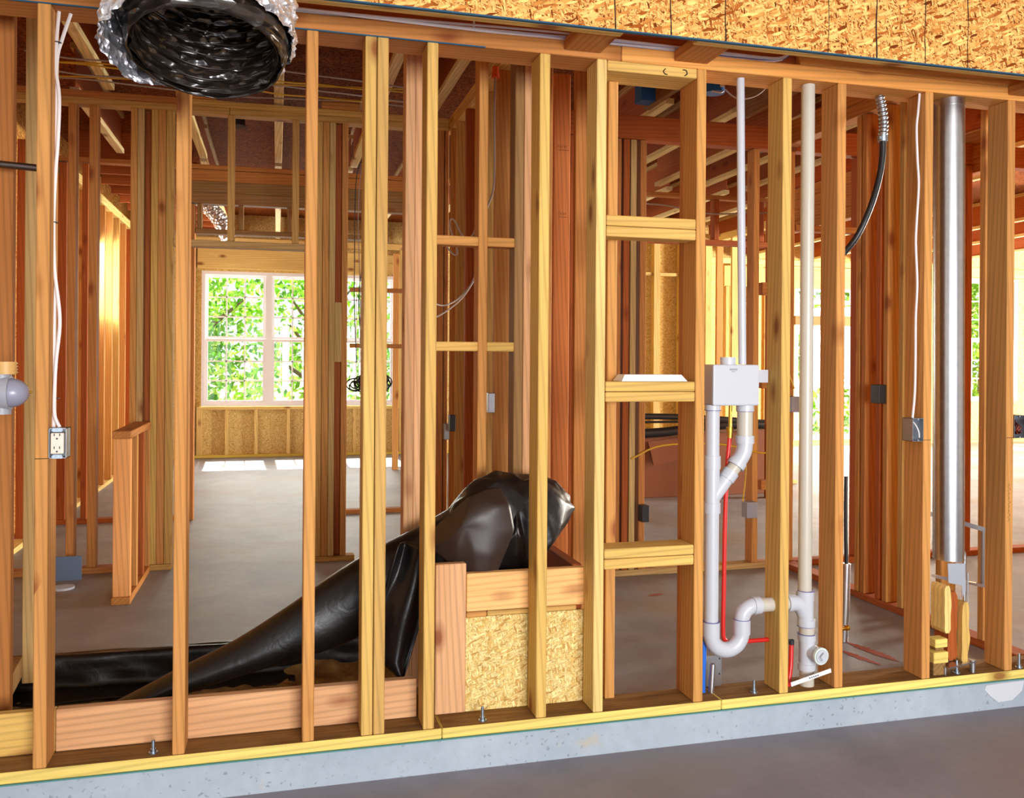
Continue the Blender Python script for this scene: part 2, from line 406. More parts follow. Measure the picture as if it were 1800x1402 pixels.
# garage shell beside and above the camera
m = MB(); m.box(-3.4, -3.38, -6.0, -.0, -.116, 3.4); struct(m.build('wall_left_garage', DRYW)).name = 'wall_left'
m = MB(); m.box(-3.4, 6.2, -6.0, 0.0, 3.4, 3.42); struct(m.build('ceiling_garage', DRYW)).name = 'ceiling'
m = MB(); m.box(6.2, 6.22, -6.0, 0.0, -.116, 3.4); struct(m.build('wall_right_garage', DRYW)).name = 'wall_right'
m = MB(); m.box(-3.4, -2.2, -6.02, -6.0, -.116, 3.4); m.box(4.6, 6.2, -6.02, -6.0, -.116, 3.4); m.box(-2.2, 4.6, -6.02, -6.0, 2.5, 3.4); struct(m.build('wall_garage_door_side', DRYW)).name = 'wall_back'
m = MB(); m.box(-60, 80, 9.6, 90, -.5, -.45); struct(m.build('ground', LAWN))

# ================================================================== FRONT FRAMED WALL
ZT = 2.413
GF = 'studs of the front framed wall'
fs_ = [(-.724, 'O', 'orange-toned front stud with the ivory outlet box on its right side'),
       (-.318, 'O', 'orange-toned front stud under the hanging black duct opening'),
       (.089, 'O', 'strongly grained orange front stud, the next one right of the black duct'),
       (.283, 'Y', 'pale yellow left member of the doubled front stud pair'),
       (.324, 'T', 'orange grained right member of the doubled front stud pair'),
       (.495, 'Y', 'bright pale yellow front stud just left of the wide pine board on the box'),
       (.901, 'Y', 'front stud passing before the middle of the strand board box'),
       (1.117, 'L', 'pale front stud with swirly knots at the left of the stacked openings'),
       (1.516, 'O', 'front stud between the stacked openings and the white drain pipes'),
       (1.879, 'Y', 'pale front stud drilled for the white trap arm'),
       (2.121, 'O', 'knotty orange front stud just right of the tall white vent pipe'),
       (2.527, 'O', 'front stud carrying the open grey switch box and white cable'),
       (2.933, 'O', 'front stud with writing, just right of the round steel flue'),
       (3.15, 'B', 'last brown front stud cut by the right edge of the photo')]
for x, c, lb in fs_:
    lumber('wall_stud', (x, x + .038, 0, .112, .038, ZT), c, lb, 'stud', GF)
lumber('jack_stud', (1.206, 1.244, .112, .15, .038, 2.374), 'O', 'knotty orange jack stud at the left inside the stacked openings', 'stud')
lumber('jack_stud', (1.516, 1.554, .1125, .15, .038, ZT), 'B', 'narrow brown strip behind the front stud at the right of the stacked openings', 'stud')
# bottom plate (three lengths butt together) and gasket
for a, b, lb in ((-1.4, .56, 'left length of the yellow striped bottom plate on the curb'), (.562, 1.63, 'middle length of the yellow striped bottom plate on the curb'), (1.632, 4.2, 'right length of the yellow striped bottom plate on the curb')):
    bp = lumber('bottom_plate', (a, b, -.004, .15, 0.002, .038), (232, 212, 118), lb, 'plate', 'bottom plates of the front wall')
    bp.data.materials.append(BROWN_TOP)
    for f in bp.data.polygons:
        if f.normal.x < -.9: f.material_index = 1  # top face takes the darker brown material
m = MB(); m.box(-1.4, 4.2, -.008, .15, -.002, .002)
tag(m.build('sill_gasket', GREEN), 'thin blue-green foam gasket between bottom plate and curb', 'gasket')
for a, b, c, lb in ((-1.4, 1.21, 'B', 'left length of the top plate above the front studs'), (1.212, 4.2, (226, 160, 84), 'right length of the top plate above the front studs')):
    lumber('top_plate', (a, b, 0, .15, ZT, 2.468), c, lb, 'plate', 'top plates of the front wall')
m = MB(); m.box(-1.2, .70, -.002, .004, ZT - .002, ZT + .002)
tag(m.build('blue_chalk_tape', CHALK), 'narrow blue strip along the lower edge of the top plate', 'strip')
lumber('rim_beam', (-1.4, 1.95, .03, .112, 2.4685, 3.27), 'R', 'dark beam in the gap above the front top plate, behind the cables', 'beam')
lumber('rim_beam', (1.952, 4.2, .0, .112, 2.4685, 2.62), (226, 160, 84), 'orange beam flush above the right length of the top plate', 'beam')
lumber('rim_beam', (1.952, 4.2, .0, .112, 2.621, 3.27), 'R', 'upper beam hidden in shade above the orange one', 'beam')
# opening headers and sills between the two middle studs
def pair(z0, z1, lbt, lbb, y1=.111, c1='Y', c2='Y'):
    zm = (z0 + z1) / 2
    lumber('blocking', (1.157, 1.514, 0, y1, zm + .001, z1), c1, lbt, 'blocking', 'doubled blocks in the stacked openings')
    lumber('blocking', (1.157, 1.514, 0, y1, z0, zm - .001), c2, lbb, 'blocking', 'doubled blocks in the stacked openings')
pair(1.770, 1.848, 'upper board of the pair below the topmost stacked opening', 'lower board of the pair below the topmost stacked opening', .09)
pair(1.166, 1.240, 'board directly under the white strip of the stacked openings', 'lower board of the pair under the white strip', .09)
pair(.555, .629, 'upper board of the lowest pair in the stacked openings', 'lower board of the lowest pair in the stacked openings', .111)
h = lumber('header', (1.157, 1.514, 0, .15, 2.375, ZT - .001), 'Y', 'flat header board with black squiggle at top of the stacked openings', 'header')
m = MB()
m.tube(smooth_path([(1.385, -.002, 2.40), (1.377, -.002, 2.39), (1.382, -.002, 2.381), (1.392, -.002, 2.379)]), .002, 5)
m.tube(smooth_path([(1.455, -.002, 2.402), (1.468, -.002, 2.40), (1.472, -.002, 2.388), (1.462, -.002, 2.38)]), .002, 5)
o = m.build('ink_mark', MARK); o.parent = h; o.matrix_parent_inverse = (Matrix.Translation(h.location) @ h.rotation_euler.to_matrix().to_4x4()).inverted()
# white strip lying in the opening
m = MB(); m.add([(1.222, .005, 1.241), (1.487, .005, 1.241), (1.468, .02, 1.266), (1.24, .02, 1.266), (1.222, .10, 1.241), (1.487, .10, 1.241), (1.468, .09, 1.266), (1.24, .09, 1.266)],
      [(0, 1, 2, 3), (5, 4, 7, 6), (3, 2, 6, 7), (0, 3, 7, 4), (1, 5, 6, 2), (0, 4, 5, 1)])
tag(m.build('vinyl_strip', WVIN, bevel=.002), 'short white strip with slanted ends lying on the middle pair of blocks', 'strip')
# low boards standing on edge behind the left bays
for a, b, c, lb in ((-1.3, -.686, 'Y', 'yellow low board left of the outlet stud'), (-.684, .49, 'P', 'long pinkish low board behind the left front studs')):
    lumber('edge_board', (a, b, .113, .149, .040, .176), c, lb, 'board', 'boards on edge behind the left bays')

# OSB bulkhead over the wall
m = MB(); m.box(-1.4, 5.2, -.241, -.229, 2.427, 3.4); bk = struct(m.build('wall_bulkhead', OSB)); bk.name = 'wall_front'
for i, x in enumerate((.742, 1.09, 1.293, 1.5, 1.91, 2.11, 2.32, 2.51)):
    if i == 0: continue
    m = MB(); ph = random.random() * 9
    pts = [(x + .002 * math.sin(ph + k * 1.3), -.2418, 2.43 + .97 * k / 24) for k in range(25)]
    rs = [(.0022 if i in (1, 2, 3, 5) else .0014) * random.uniform(.6, 1.4) for _ in pts]
    m.tube(pts, rs, 5); part(m, 'nailing_line', MARK, bk)
m = MB(); m.box(-1.4, 5.2, -.2425, -.2265, 2.4245, 2.4292)
tag(m.build('blue_edge_paint', CHALK), 'blue painted lower edge of the strand board bulkhead', 'strip')
for a, b, lb in ((-1.4, 1.13, 'left light board under the strand board edge, ending by the first lookout block'), (1.40, 5.2, 'right light board under the strand board edge')):
    lumber('bulkhead_plate', (a, b, -.2285, -.19, 2.424, 2.4635), 'T', lb, 'board', 'boards under the bulkhead')
for a, b, lb, c in ((.99, 1.13, 'left brown lookout block above the front top plate', 'B'), (1.42, 1.555, 'right brown lookout block above the front top plate', 'B'), (2.93, 3.07, 'lookout block at the right edge of the photo', 'B')):
    lumber('lookout_block', (a, b, -.189, -.001, 2.432, 2.470), c, lb, 'block', 'lookout blocks')

# anchor bolts
def bolt(x, y, z, hh, lb):
    o = empty('anchor_bolt', (x, y, z), lb, 'bolt', 'anchor bolts in the bottom plate')
    m = MB(); m.cyl((x, y, z), (x, y, z + .004), .015, 20); part(m, 'washer', SCREW, o)
    m = MB(); m.cyl((x, y, z + .004), (x, y, z + .014), .010, 6); part(m, 'nut', SCREW, o)
    m = MB(); m.cyl((x, y, z + .014), (x, y, z + hh), .0055, 12)
    for k in range(5): m.cyl((x, y, z + .017 + k * .004), (x, y, z + .0185 + k * .004), .0062, 12)
    part(m, 'threaded_rod', SCREW, o)
for x, y, hh, lb in ((-.379, .036, .042, 'anchor bolt on the plate left of the duct stud'), (.712, .03, .05, 'anchor bolt on the plate before the strand board box'), (1.79, .036, .05, 'anchor bolt on the plate below the white trap'),
                     (2.719, .028, .055, 'anchor bolt on the plate below the steel flue'), (3.025, .02, .06, 'anchor bolt at the far right end of the plate')):
    bolt(x, y, .038, hh, lb)

# ================================================================== BOX BEHIND THE WALL
bx = empty('framed_box', (.84, .3, .038), 'low open box of pine boards and strand board behind the middle bays', 'box')
lumber('pine_board', (.556, .668, .1135, .15, .039, .579), 'P', 'wide pale upright board', parent=bx)
lumber('top_rail', (.670, 1.124, .1135, .15, .402, .540), (236, 184, 120), parent=bx)
lumber('strip', (.670, .745, .1135, .15, .380, .400), 'O', parent=bx)
lumber('strip', (.747, 1.09, .1135, .15, .382, .400), 'T', parent=bx)
m = MB(); m.box(.669, 1.124, .120, .132, .039, .380); part(m, 'strand_board_panel', OSBY, bx)
lumber('side_board', (1.086, 1.124, .151, .50, .05, .545), 'R', parent=bx)
lumber('side_board', (.556, .594, .151, .50, .0, .45), 'O', parent=bx)
lumber('back_board', (.595, 1.085, .47, .498, .0, .40), 'R', parent=bx)

# ================================================================== CHASE WALL BEHIND THE BOX (Y = .5)
GC = 'studs of the narrow chase wall behind the box'
for x, c, z0, lb in ((.492, 'P', .0, 'left member of the doubled stud left of the bright yellow front stud'), (.5305, 'P', .0, 'pink right member of the doubled stud beside the bright yellow front stud'),
                 (.793, 'O', .0, 'stud between the two rows of short blocks above the black bundle'), (.985, 'P', .56, 'pinkish stud just left of the front stud before the box'), (.945, 'K', .56, 'shaded stud at the right ends of the short blocks')):
    lumber('chase_stud', (x, x + .038, .502, .59, z0, 2.86), c, lb, 'stud', GC)
for a, b, z, lb, c in ((.569, .7925, 1.782, 'upper left short block of the chase wall', 'O'), (.83, .9455, 1.782, 'upper right short block of the chase wall', 'O'),
                    (.569, .7925, 1.352, 'lower left short block of the chase wall', 'Y'), (.83, .9455, 1.352, 'lower right short block of the chase wall', 'Y')):
    lumber('short_block', (a, b, .502, .57, z, z + .038), c, lb, 'block', 'short blocks of the chase wall')

# ================================================================== MIDDLE CROSS WALL (X = 1.12, running away from the camera)
GM = 'studs of the middle cross wall running away from the camera'
ord_ = ['nearest', 'second', 'third', 'fourth', 'fifth', 'sixth', 'seventh', 'eighth', 'ninth', 'tenth', 'eleventh', 'twelfth', 'thirteenth']
for i, y in enumerate((.80, 1.15, 1.53, 1.92, 2.0, 2.28, 2.58, 2.76)):
    lumber('cross_wall_stud', (1.112, 1.201, y, y + .038, .038, 2.86), ('O', 'R', 'O', 'T', 'O', 'R', 'T', 'B')[i], ord_[i] + ' stud of the middle cross wall counted from the camera', 'stud', GM)
lumber('cross_wall_plate', (1.112, 1.201, .62, 2.95, 0, .038), 'B', 'bottom plate of the middle cross wall', 'plate')
for k in (0, 1):
    lumber('cross_wall_plate', (1.112, 1.201, .62, 2.95, 2.86 + .043 * k, 2.902 + .043 * k), 'T', ('lower', 'upper')[k] + ' board of the double top plate on the middle cross wall', 'plate', 'cross wall top plates')
lumber('post', (1.43, 1.52, 1.5, 1.538, 0, 2.86), (226, 140, 78), 'wide stamped orange post seen between two middle front studs', 'post')
lumber('post', (1.346, 1.434, .90, .938, 0, 2.86), 'B', 'brown post half hidden behind the swirly pale front stud', 'post')

# ================================================================== LEFT SIDE OF FIRST ROOM
lumber('corner_stud', (-.965, -.872, .32, .36, -.15, 2.95), (176, 116, 60), 'wide knotty orange corner stud at the left edge of the photo', 'stud')
lumber('corner_stud', (-.985, -.935, .92, .96, .0, 2.95), 'G', 'narrow pale stud just left of the outlet stud', 'stud')
lumber('corner_stud', (-.99, -.95, .20, .24, -.15, 2.95), 'G', 'pale stud sliver on the very left edge of the photo', 'stud')
mb = MB(); mb.bar((-1.06, .40, -.10), (-1.085, 1.16, -.0), .09, .085)
lb_ = mb.build('loose_timber', WOOD, bevel=.004); lb_.color = tone('K'); tag(lb_, 'weathered timber leaning in the pocket at the lower left corner', 'timber')

# sunken pocket liner: black sheet over the slab edge
m = MB()
def linf(u, v):
    x = -1.12 + 1.72 * u; k = v * 3
    if k < 1: y = 1.25 - .045 * k; z = .006
    elif k < 2: y = 1.203 - .013 * (k - 1); z = .006 - .131 * (k - 1)
    else: y = 1.19 - .13 * (k - 2); z = -.125 - .02 * (k - 2)
    z += .006 * (noise.noise((x * 5, k * 2, 0)) + 1) * (1 if k < 1 else 1); y -= .03 * abs(noise.noise((x * 6, k * 3, 4))) * (k > 1)
    return (x, y, z if k > 1 else z)
grid(m, linf, 60, 18)
o = m.build('plastic_liner', BLACK); o.modifiers.new('s', 'SOLIDIFY').thickness = .003
tag(o, 'black plastic sheet hanging over the slab edge of the sunken pocket', 'sheet')

# black roll, bundle and hanging flap
root = empty('plastic_sheet_roll', (0, .35, 0), 'long black plastic sheet roll leaning up to a crumpled bundle on the box', 'plastic sheet')
def loft(m, secs, n=36, amp=.0, fr=5, seed=0, fold=0):
    secs = [tuple(s) for s in secs]; rings = []
    P = smooth_path([s[0] for s in secs], 5); A = smooth_path([(s[1], s[2], s[3]) for s in secs], 5)
    vs = []
    for i, (p, a) in enumerate(zip(P, A)):
        t = (P[min(i + 1, len(P) - 1)] - P[max(i - 1, 0)]).normalized(); side = Vector((0, 1, 0)); up = side.cross(t).normalized() * -1
        for k in range(n):
            th = 2 * math.pi * k / n
            d = side * math.cos(th) * a[1] + up * math.sin(th) * a[0]
            nn = noise.noise((p.x * fr + seed, math.cos(th) * 1.6, math.sin(th) * 1.6 + seed))
            r2 = 1 - abs(noise.noise((p.x * fr * 1.7 + seed, math.cos(th) * 2.3 + 5, math.sin(th) * 2.3))) * 2
            f = 1 + amp * nn + fold * (max(0, r2) ** 3 - .3)
            vs.append(p + d * f)
    fs = [(i * n + k, i * n + (k + 1) % n, (i + 1) * n + (k + 1) % n, (i + 1) * n + k) for i in range(len(P) - 1) for k in range(n)]
    m.add(vs, fs, True); m.add(vs[:n], [tuple(range(n))[::-1]]); m.add(vs[-n:], [tuple(range(n))]); return m
m = MB()
loft(m, [((-.74, .36, .00), .018, .05, 0), ((-.54, .36, .065), .032, .06, 0), ((-.33, .36, .150), .046, .07, 0), ((-.12, .36, .225), .064, .085, 0),
         ((.07, .36, .300), .098, .095, 0), ((.24, .37, .375), .125, .10, 0), ((.42, .37, .475), .125, .11, 0), ((.58, .36, .56), .12, .11, 0), ((.70, .34, .62), .13, .11, 0)], 40, .05, 2.2)
part(m, 'rolled_tube', BLACK, root)
m = MB()
# crumpled stiff film: a coarse shell with random creases, then subdivided
secs = [(.545, .50, .62, .05), (.60, .47, .70, .10), (.655, .47, .775, .13), (.715, .47, .825, .15), (.765, .47, .868, .15), (.815, .47, .885, .15), (.87, .47, .875, .155), (.93, .48, .872, .155), (1.0, .52, .865, .14), (1.06, .585, .835, .11), (1.105, .655, .80, .07), (1.135, .70, .765, .03)]
rnd = random.Random(5); NK = 14; vs = []
for i, (x, zb, zt, ry) in enumerate(secs):
    for k in range(NK):
        th = 2 * math.pi * k / NK + .25 * (i % 2); cz = (zb + zt) / 2; rz = (zt - zb) / 2
        j = rnd.uniform(-.14, .12); jx = rnd.uniform(-.02, .02)
        vs.append((x + jx, .33 + ry * math.cos(th) * (1 + j), cz + rz * math.sin(th) * (1 + j * (.3 if math.sin(th) > .5 else 1))))
fs = []
for i in range(len(secs) - 1):
    for k in range(NK):
        a0, a1, b0, b1 = i * NK + k, i * NK + (k + 1) % NK, (i + 1) * NK + k, (i + 1) * NK + (k + 1) % NK
        fs += [(a0, a1, b1), (a0, b1, b0)] if rnd.random() > .5 else [(a0, a1, b0), (a1, b1, b0)]
fs += [tuple(range(NK))[::-1], tuple(range(len(vs) - NK, len(vs)))]
m.add(vs, fs, True)
ob_ = part(m, 'crumpled_bundle', BLACK, root)
bm = bmesh.new(); bm.from_mesh(ob_.data); cl_ = bm.edges.layers.float.new('crease_edge')
for e in bm.edges: e[cl_] = rnd.choice((0, 0, .35, .7, .9))
bm.normal_update(); bmesh.ops.recalc_face_normals(bm, faces=bm.faces); bm.to_mesh(ob_.data); bm.free()
md = ob_.modifiers.new('s', 'SUBSURF'); md.levels = 3; md.render_levels = 3
m = MB()
def flap(u, v):                                                     # hangs down from the bundle between two front studs
    z = .64 - .50 * v; w0 = .335 + .10 * (1 - v) ** 2 + .035 * v; w1 = .56 - .10 * v * v
    if v > .85: w0 += (v - .85) * .5
    x = w0 + (w1 - w0) * u; y = .215 + .035 * math.sin(u * 7 + v * 2) + .02 * noise.noise((u * 3, v * 3, 2))
    return (x, y, z)
grid(m, flap, 20, 26); o = part(m, 'hanging_flap', BLACK, root); o.modifiers.new('s', 'SOLIDIFY').thickness = .004
m = MB()
CW = [[(.555, .30, .675), (.60, .25, .735), (.675, .20, .815), (.735, .20, .845), (.80, .22, .845)],
      [(.548, .22, .62), (.60, .17, .67), (.66, .125, .755), (.735, .12, .795), (.82, .15, .79)],
      [(.60, .19, .58), (.625, .15, .66), (.655, .14, .72), (.74, .12, .70), (.835, .14, .70)],
      [(.615, .18, .545), (.64, .16, .60), (.68, .13, .63), (.745, .12, .61), (.81, .15, .63)],
      [(.625, .19, .50), (.655, .17, .54), (.70, .15, .52), (.75, .15, .50), (.775, .18, .53)]]
m.add([(x + .018, y, z - .012) for r_ in CW for x, y, z in r_], [(j * 5 + i, j * 5 + i + 1, (j + 1) * 5 + i + 1, (j + 1) * 5 + i) for j in range(4) for i in range(4)], True)
o = part(m, 'draped_fold', plain('brown_black_film', srgb(44, 30, 24), .45), root)
bm = bmesh.new(); bm.from_mesh(o.data); cl_ = bm.edges.layers.float.new('crease_edge')
for e in bm.edges: e[cl_] = rnd.choice((0, .5, .9))
bm.to_mesh(o.data); bm.free()
md = o.modifiers.new('s', 'SUBSURF'); md.levels = 3; md.render_levels = 3; o.modifiers.new('t', 'SOLIDIFY').thickness = .004

# ================================================================== SECOND WALL (Y = 2.84)
Y2 = 2.84
G2 = 'studs of the second wall'
for x0, x1, c, lb in ((-1.231, -1.187, 'B', 'first stud right of the outlet cables in the second wall'), (-1.114, -1.066, 'B', 'second brown stud right of the outlet cables in the second wall'),
                      (-.879, -.841, 'O', 'brownish first stud of the close cluster behind the half wall'), (-.840, -.802, 'G', 'pale second stud of the close cluster behind the half wall'),
                      (-.760, -.720, 'Y', 'yellow fourth stud of the close cluster behind the half wall'), (-.719, -.675, 'O', 'orange fifth stud of the close cluster behind the half wall'), (-.673, -.630, 'T', 'last stud of the close cluster, left of the wide doorway'),
                      (.234, .279, 'T', 'leftmost stud of the built-up post left of the hanging cables'), (.281, .322, 'O', 'second stud of the built-up post left of the hanging cables'), (.324, .362, 'G', 'pale third stud of the built-up post left of the hanging cables'),
                      (.404, .442, 'O', 'rightmost orange stud of the built-up post beside the hanging cables')):
    lumber('room_stud', (x0, x1, Y2, Y2 + .089, .038, 2.86), c, lb, 'stud', G2)
lumber('room_stud', (1.035, 1.078, Y2, Y2 + .089, 0, 2.86), 'B', 'brown stud left of the thin slit of light beside the bright yellow stud', 'stud', G2)
lumber('room_stud', (1.084, 1.111, Y2, Y2 + .089, 0, 2.86), 'B', 'brown stud just right of the thin slit of light', 'stud', G2)
lumber('room_stud', (-.801, -.761, Y2 + .05, Y2 + .13, .038, 2.86), 'R', 'dark red-brown recessed stud in the close cluster behind the half wall', 'stud', G2)
lumber('room_stud', (.363, .403, Y2 + .03, Y2 + .12, .038, 2.86), 'R', 'dark recessed stud in the built-up post left of the hanging cables', 'stud', G2)
lumber('filler_block', (.3615, .4045, Y2 - .005, Y2 + .0295, 1.30, 1.69), 'G', 'pale filler block let into the built-up post', 'block')
for a, b, c, z, lb in ((-1.75, -.30, 'T', 2.86, 'left lower length of the double top plate over the second wall'), (-.298, 1.111, 'T', 2.86, 'right lower length of the double top plate over the second wall'),
                    (-1.75, -.55, 'B', 2.903, 'left upper length of the double top plate over the second wall'), (-.548, 1.111, 'Y', 2.903, 'right upper length of the double top plate over the second wall')):
    lumber('top_plate', (a, b, Y2, Y2 + .089, z, z + .042), c, lb, 'plate', 'top plates of the second wall')
lumber('bottom_plate', (-1.75, -.885, Y2, Y2 + .089, 0, .036), 'B', 'bottom plate of the second wall left of the half wall', 'plate')
lumber('bottom_plate', (-.883, -.628, Y2, Y2 + .089, 0, .036), 'T', 'short bottom plate under the close stud cluster', 'plate')
lumber('bottom_plate', (.22, .50, Y2, Y2 + .089, 0, .036), 'T', 'short bottom plate under the built-up post', 'plate')
lumber('door_header', (-.629, .233, Y2, Y2 + .089, 2.02, 2.062), 'G', 'flat header board with faint writing across the wide doorway', 'header')
for x, lb in ((-.31, 'left short stud above the wide doorway'), (.088, 'right short stud above the wide doorway')):
    lumber('cripple_stud', (x, x + .042, Y2, Y2 + .089, 2.063, 2.859), 'T', lb, 'stud', 'short studs above the wide doorway')
for x, lb in ((-.62, 'left loose block on top of the second wall plate'), (.27, 'right loose block on top of the second wall plate')):
    lumber('loose_block', (x, x + .24, Y2 - .02, Y2 + .06, 2.946, 3.02), 'O', lb, 'block', 'loose blocks on the second wall')
# half wall
hw = empty('half_wall', (-.79, 2.5, 0), 'knee-high framed half wall standing below the window room, in front of the stud cluster', 'half wall')
lumber('cap', (-.845, -.75, 2.06, 2.835, .886, .926), 'B', parent=hw)
lumber('end_stud', (-.840, -.752, 2.07, 2.108, .04, .885), (232, 166, 100), parent=hw)
lumber('stud', (-.840, -.752, 2.30, 2.338, .04, .885), 'O', parent=hw)
lumber('stud', (-.840, -.752, 2.55, 2.588, .04, .885), 'R', parent=hw)
lumber('stud', (-.840, -.752, 2.79, 2.828, .04, .885), 'O', parent=hw)
lumber('sole', (-.845, -.75, 2.06, 2.835, 0, .039), 'B', parent=hw)
m = MB(); m.box(-1.276, -1.115, 2.70, 2.715, 0.0, .14); tag(m.build('blue_board', BLUEC), 'small blue-grey board standing on the floor behind the outlet stud', 'board')
m = MB(); m.cyl((-1.17, 2.5, .0), (-1.17, 2.5, .012), .06, 32); tag(m.build('floor_drain_cover', PVC), 'round white cap on the slab behind the outlet stud', 'cap')

# ================================================================== THIRD WALL (Y = 4.62)
Y3 = 4.62
G3 = 'studs of the third wall'
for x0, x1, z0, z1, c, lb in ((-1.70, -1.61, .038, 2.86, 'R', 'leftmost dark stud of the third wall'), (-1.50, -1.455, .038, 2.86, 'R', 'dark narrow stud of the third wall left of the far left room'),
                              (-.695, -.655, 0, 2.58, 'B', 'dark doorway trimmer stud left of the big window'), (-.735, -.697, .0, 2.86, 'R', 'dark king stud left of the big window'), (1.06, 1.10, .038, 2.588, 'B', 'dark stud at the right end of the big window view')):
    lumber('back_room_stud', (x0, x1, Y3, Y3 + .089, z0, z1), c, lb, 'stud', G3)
for k in (0, 1, 2):
    lumber('beam_ply', (-.69, 1.10, Y3, Y3 + .089, 2.59 + .093 * k, 2.682 + .093 * k), 'K' if k < 2 else 'B', ('lowest', 'middle', 'topmost')[k] + ' board of the deep beam above the big window view', 'beam', 'boards of the deep beam')
lumber('beam_top_plate', (-1.75, 4.7, Y3, Y3 + .089, 2.872, 2.91), 'B', 'long dark plate running along the top of the third wall', 'plate')
lumber('opening_header', (-.654, .93, Y3, Y3 + .089, 2.345, 2.383), 'K', 'dark horizontal board below the deep beam', 'header')
for x, lb in ((-.64, 'left short stud below the deep beam'), (-.315, 'second short stud below the deep beam'), (.075, 'third short stud below the deep beam')):
    lumber('cripple_stud', (x, x + .04, Y3, Y3 + .089, 2.384, 2.588), 'K', lb, 'stud', 'short studs below the deep beam')
lumber('bottom_plate', (-1.7, -.70, Y3, Y3 + .089, 0, .037), 'R', 'dark bottom plate of the third wall on the left', 'plate')
lumber('bottom_plate', (.50, 1.10, Y3, Y3 + .089, 0, .037), 'B', 'brown bottom plate of the third wall behind the doubled front studs', 'plate')

# far left side wall
GL = 'studs of the far left side wall'
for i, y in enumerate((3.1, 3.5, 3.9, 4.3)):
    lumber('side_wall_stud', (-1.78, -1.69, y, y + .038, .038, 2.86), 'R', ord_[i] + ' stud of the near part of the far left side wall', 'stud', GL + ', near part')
for i in range(10):
    y = 5.0 + i * .42
    if 6.25 < y < 7.6 and False: continue
    lumber('side_wall_stud', (-1.78, -1.69, y, y + .038, .038, 2.86), ('O', 'T', 'O', 'R', 'O')[i % 5], ord_[i] + ' stud of the sunlit part of the far left side wall', 'stud', GL + ', sunlit part')
lumber('side_wall_plate', (-1.78, -1.69, 2.96, 9.36, 0, .037), 'L', 'pale bottom plate of the far left side wall', 'plate')
for k in (0, 1):
    lumber('side_wall_plate', (-1.78, -1.69, 4.72, 9.36, 2.861 + .043 * k, 2.902 + .043 * k), 'L', ('lower', 'upper')[k] + ' pale top plate of the far left side wall', 'plate', 'far left top plates')
for i in range(9):
    y = 4.95 + .5 * i
    lumber('ceiling_joist', (-1.6, -.75, y, y + .04, 2.95, 3.20), 'R', ord_[i] + ' short crosswise joist of the far left room counted from the camera', 'joist', 'crosswise joists of the far left room')

# ================================================================== BACK WALL FRAMING (Y = 9.38)
GB = 'studs under the big window'
for i, x in enumerate((-1.03, -.671, -.291, .132, .556, 1.02, 1.571)):
    lumber('window_cripple', (x, x + (.07 if i == 0 else .045), 9.38, 9.469, .038, .64), 'L', ord_[i] + ' pale short stud under the big window counted from the left', 'stud', GB)
lumber('window_sill_plate', (-1.03, 1.66, 9.38, 9.469, .64, .678), 'L', 'pale rough sill board under the big window', 'sill')
lumber('bottom_plate', (-1.75, 5.0, 9.38, 9.469, .0, .037), (226, 206, 100), 'yellow-green bottom plate below the big window', 'plate')
lumber('bottom_plate', (5.0, 13.9, 9.38, 9.469, .0, .037), 'L', 'pale bottom plate of the far right back wall', 'plate')
lumber('window_header', (-1.03, 1.66, 9.38, 9.469, 2.53, 2.80), 'L', 'knotty pale yellow header above the big window', 'header')
lumber('top_plate', (-1.75, 5.0, 9.38, 9.469, 2.86, 2.945), 'L', 'pale top plate of the back wall over the big window', 'plate')
lumber('top_plate', (5.0, 13.9, 9.38, 9.469, 2.86, 2.945), 'L', 'pale top plate of the far right back wall', 'plate')
for i, x in enumerate((-1.10, -1.45, 1.66, 1.74)):
    lumber('back_wall_stud', (x, x + .04, 9.38, 9.469, .038, 2.86), 'L' if i != 3 else 'O', ('pale king stud at the left side of the big window', 'pale stud in the far left corner', 'pale king stud at the right side of the big window', 'orange stud right of the big window')[i], 'stud', 'tall studs of the back wall')
lumber('partition_stud', (1.345, 1.415, 7.6, 7.64, .0, 2.60), 'O', 'sunlit orange stud standing before the right end of the big window', 'stud')
for z, lb in ((1.42, 'lower short brown block across the right end of the big window'), (1.90, 'upper short brown block across the right end of the big window')):
    lumber('nailing_block', (.60, 1.059, Y3, Y3 + .06, z, z + .036), 'B', lb, 'block', 'blocks right of the big window')

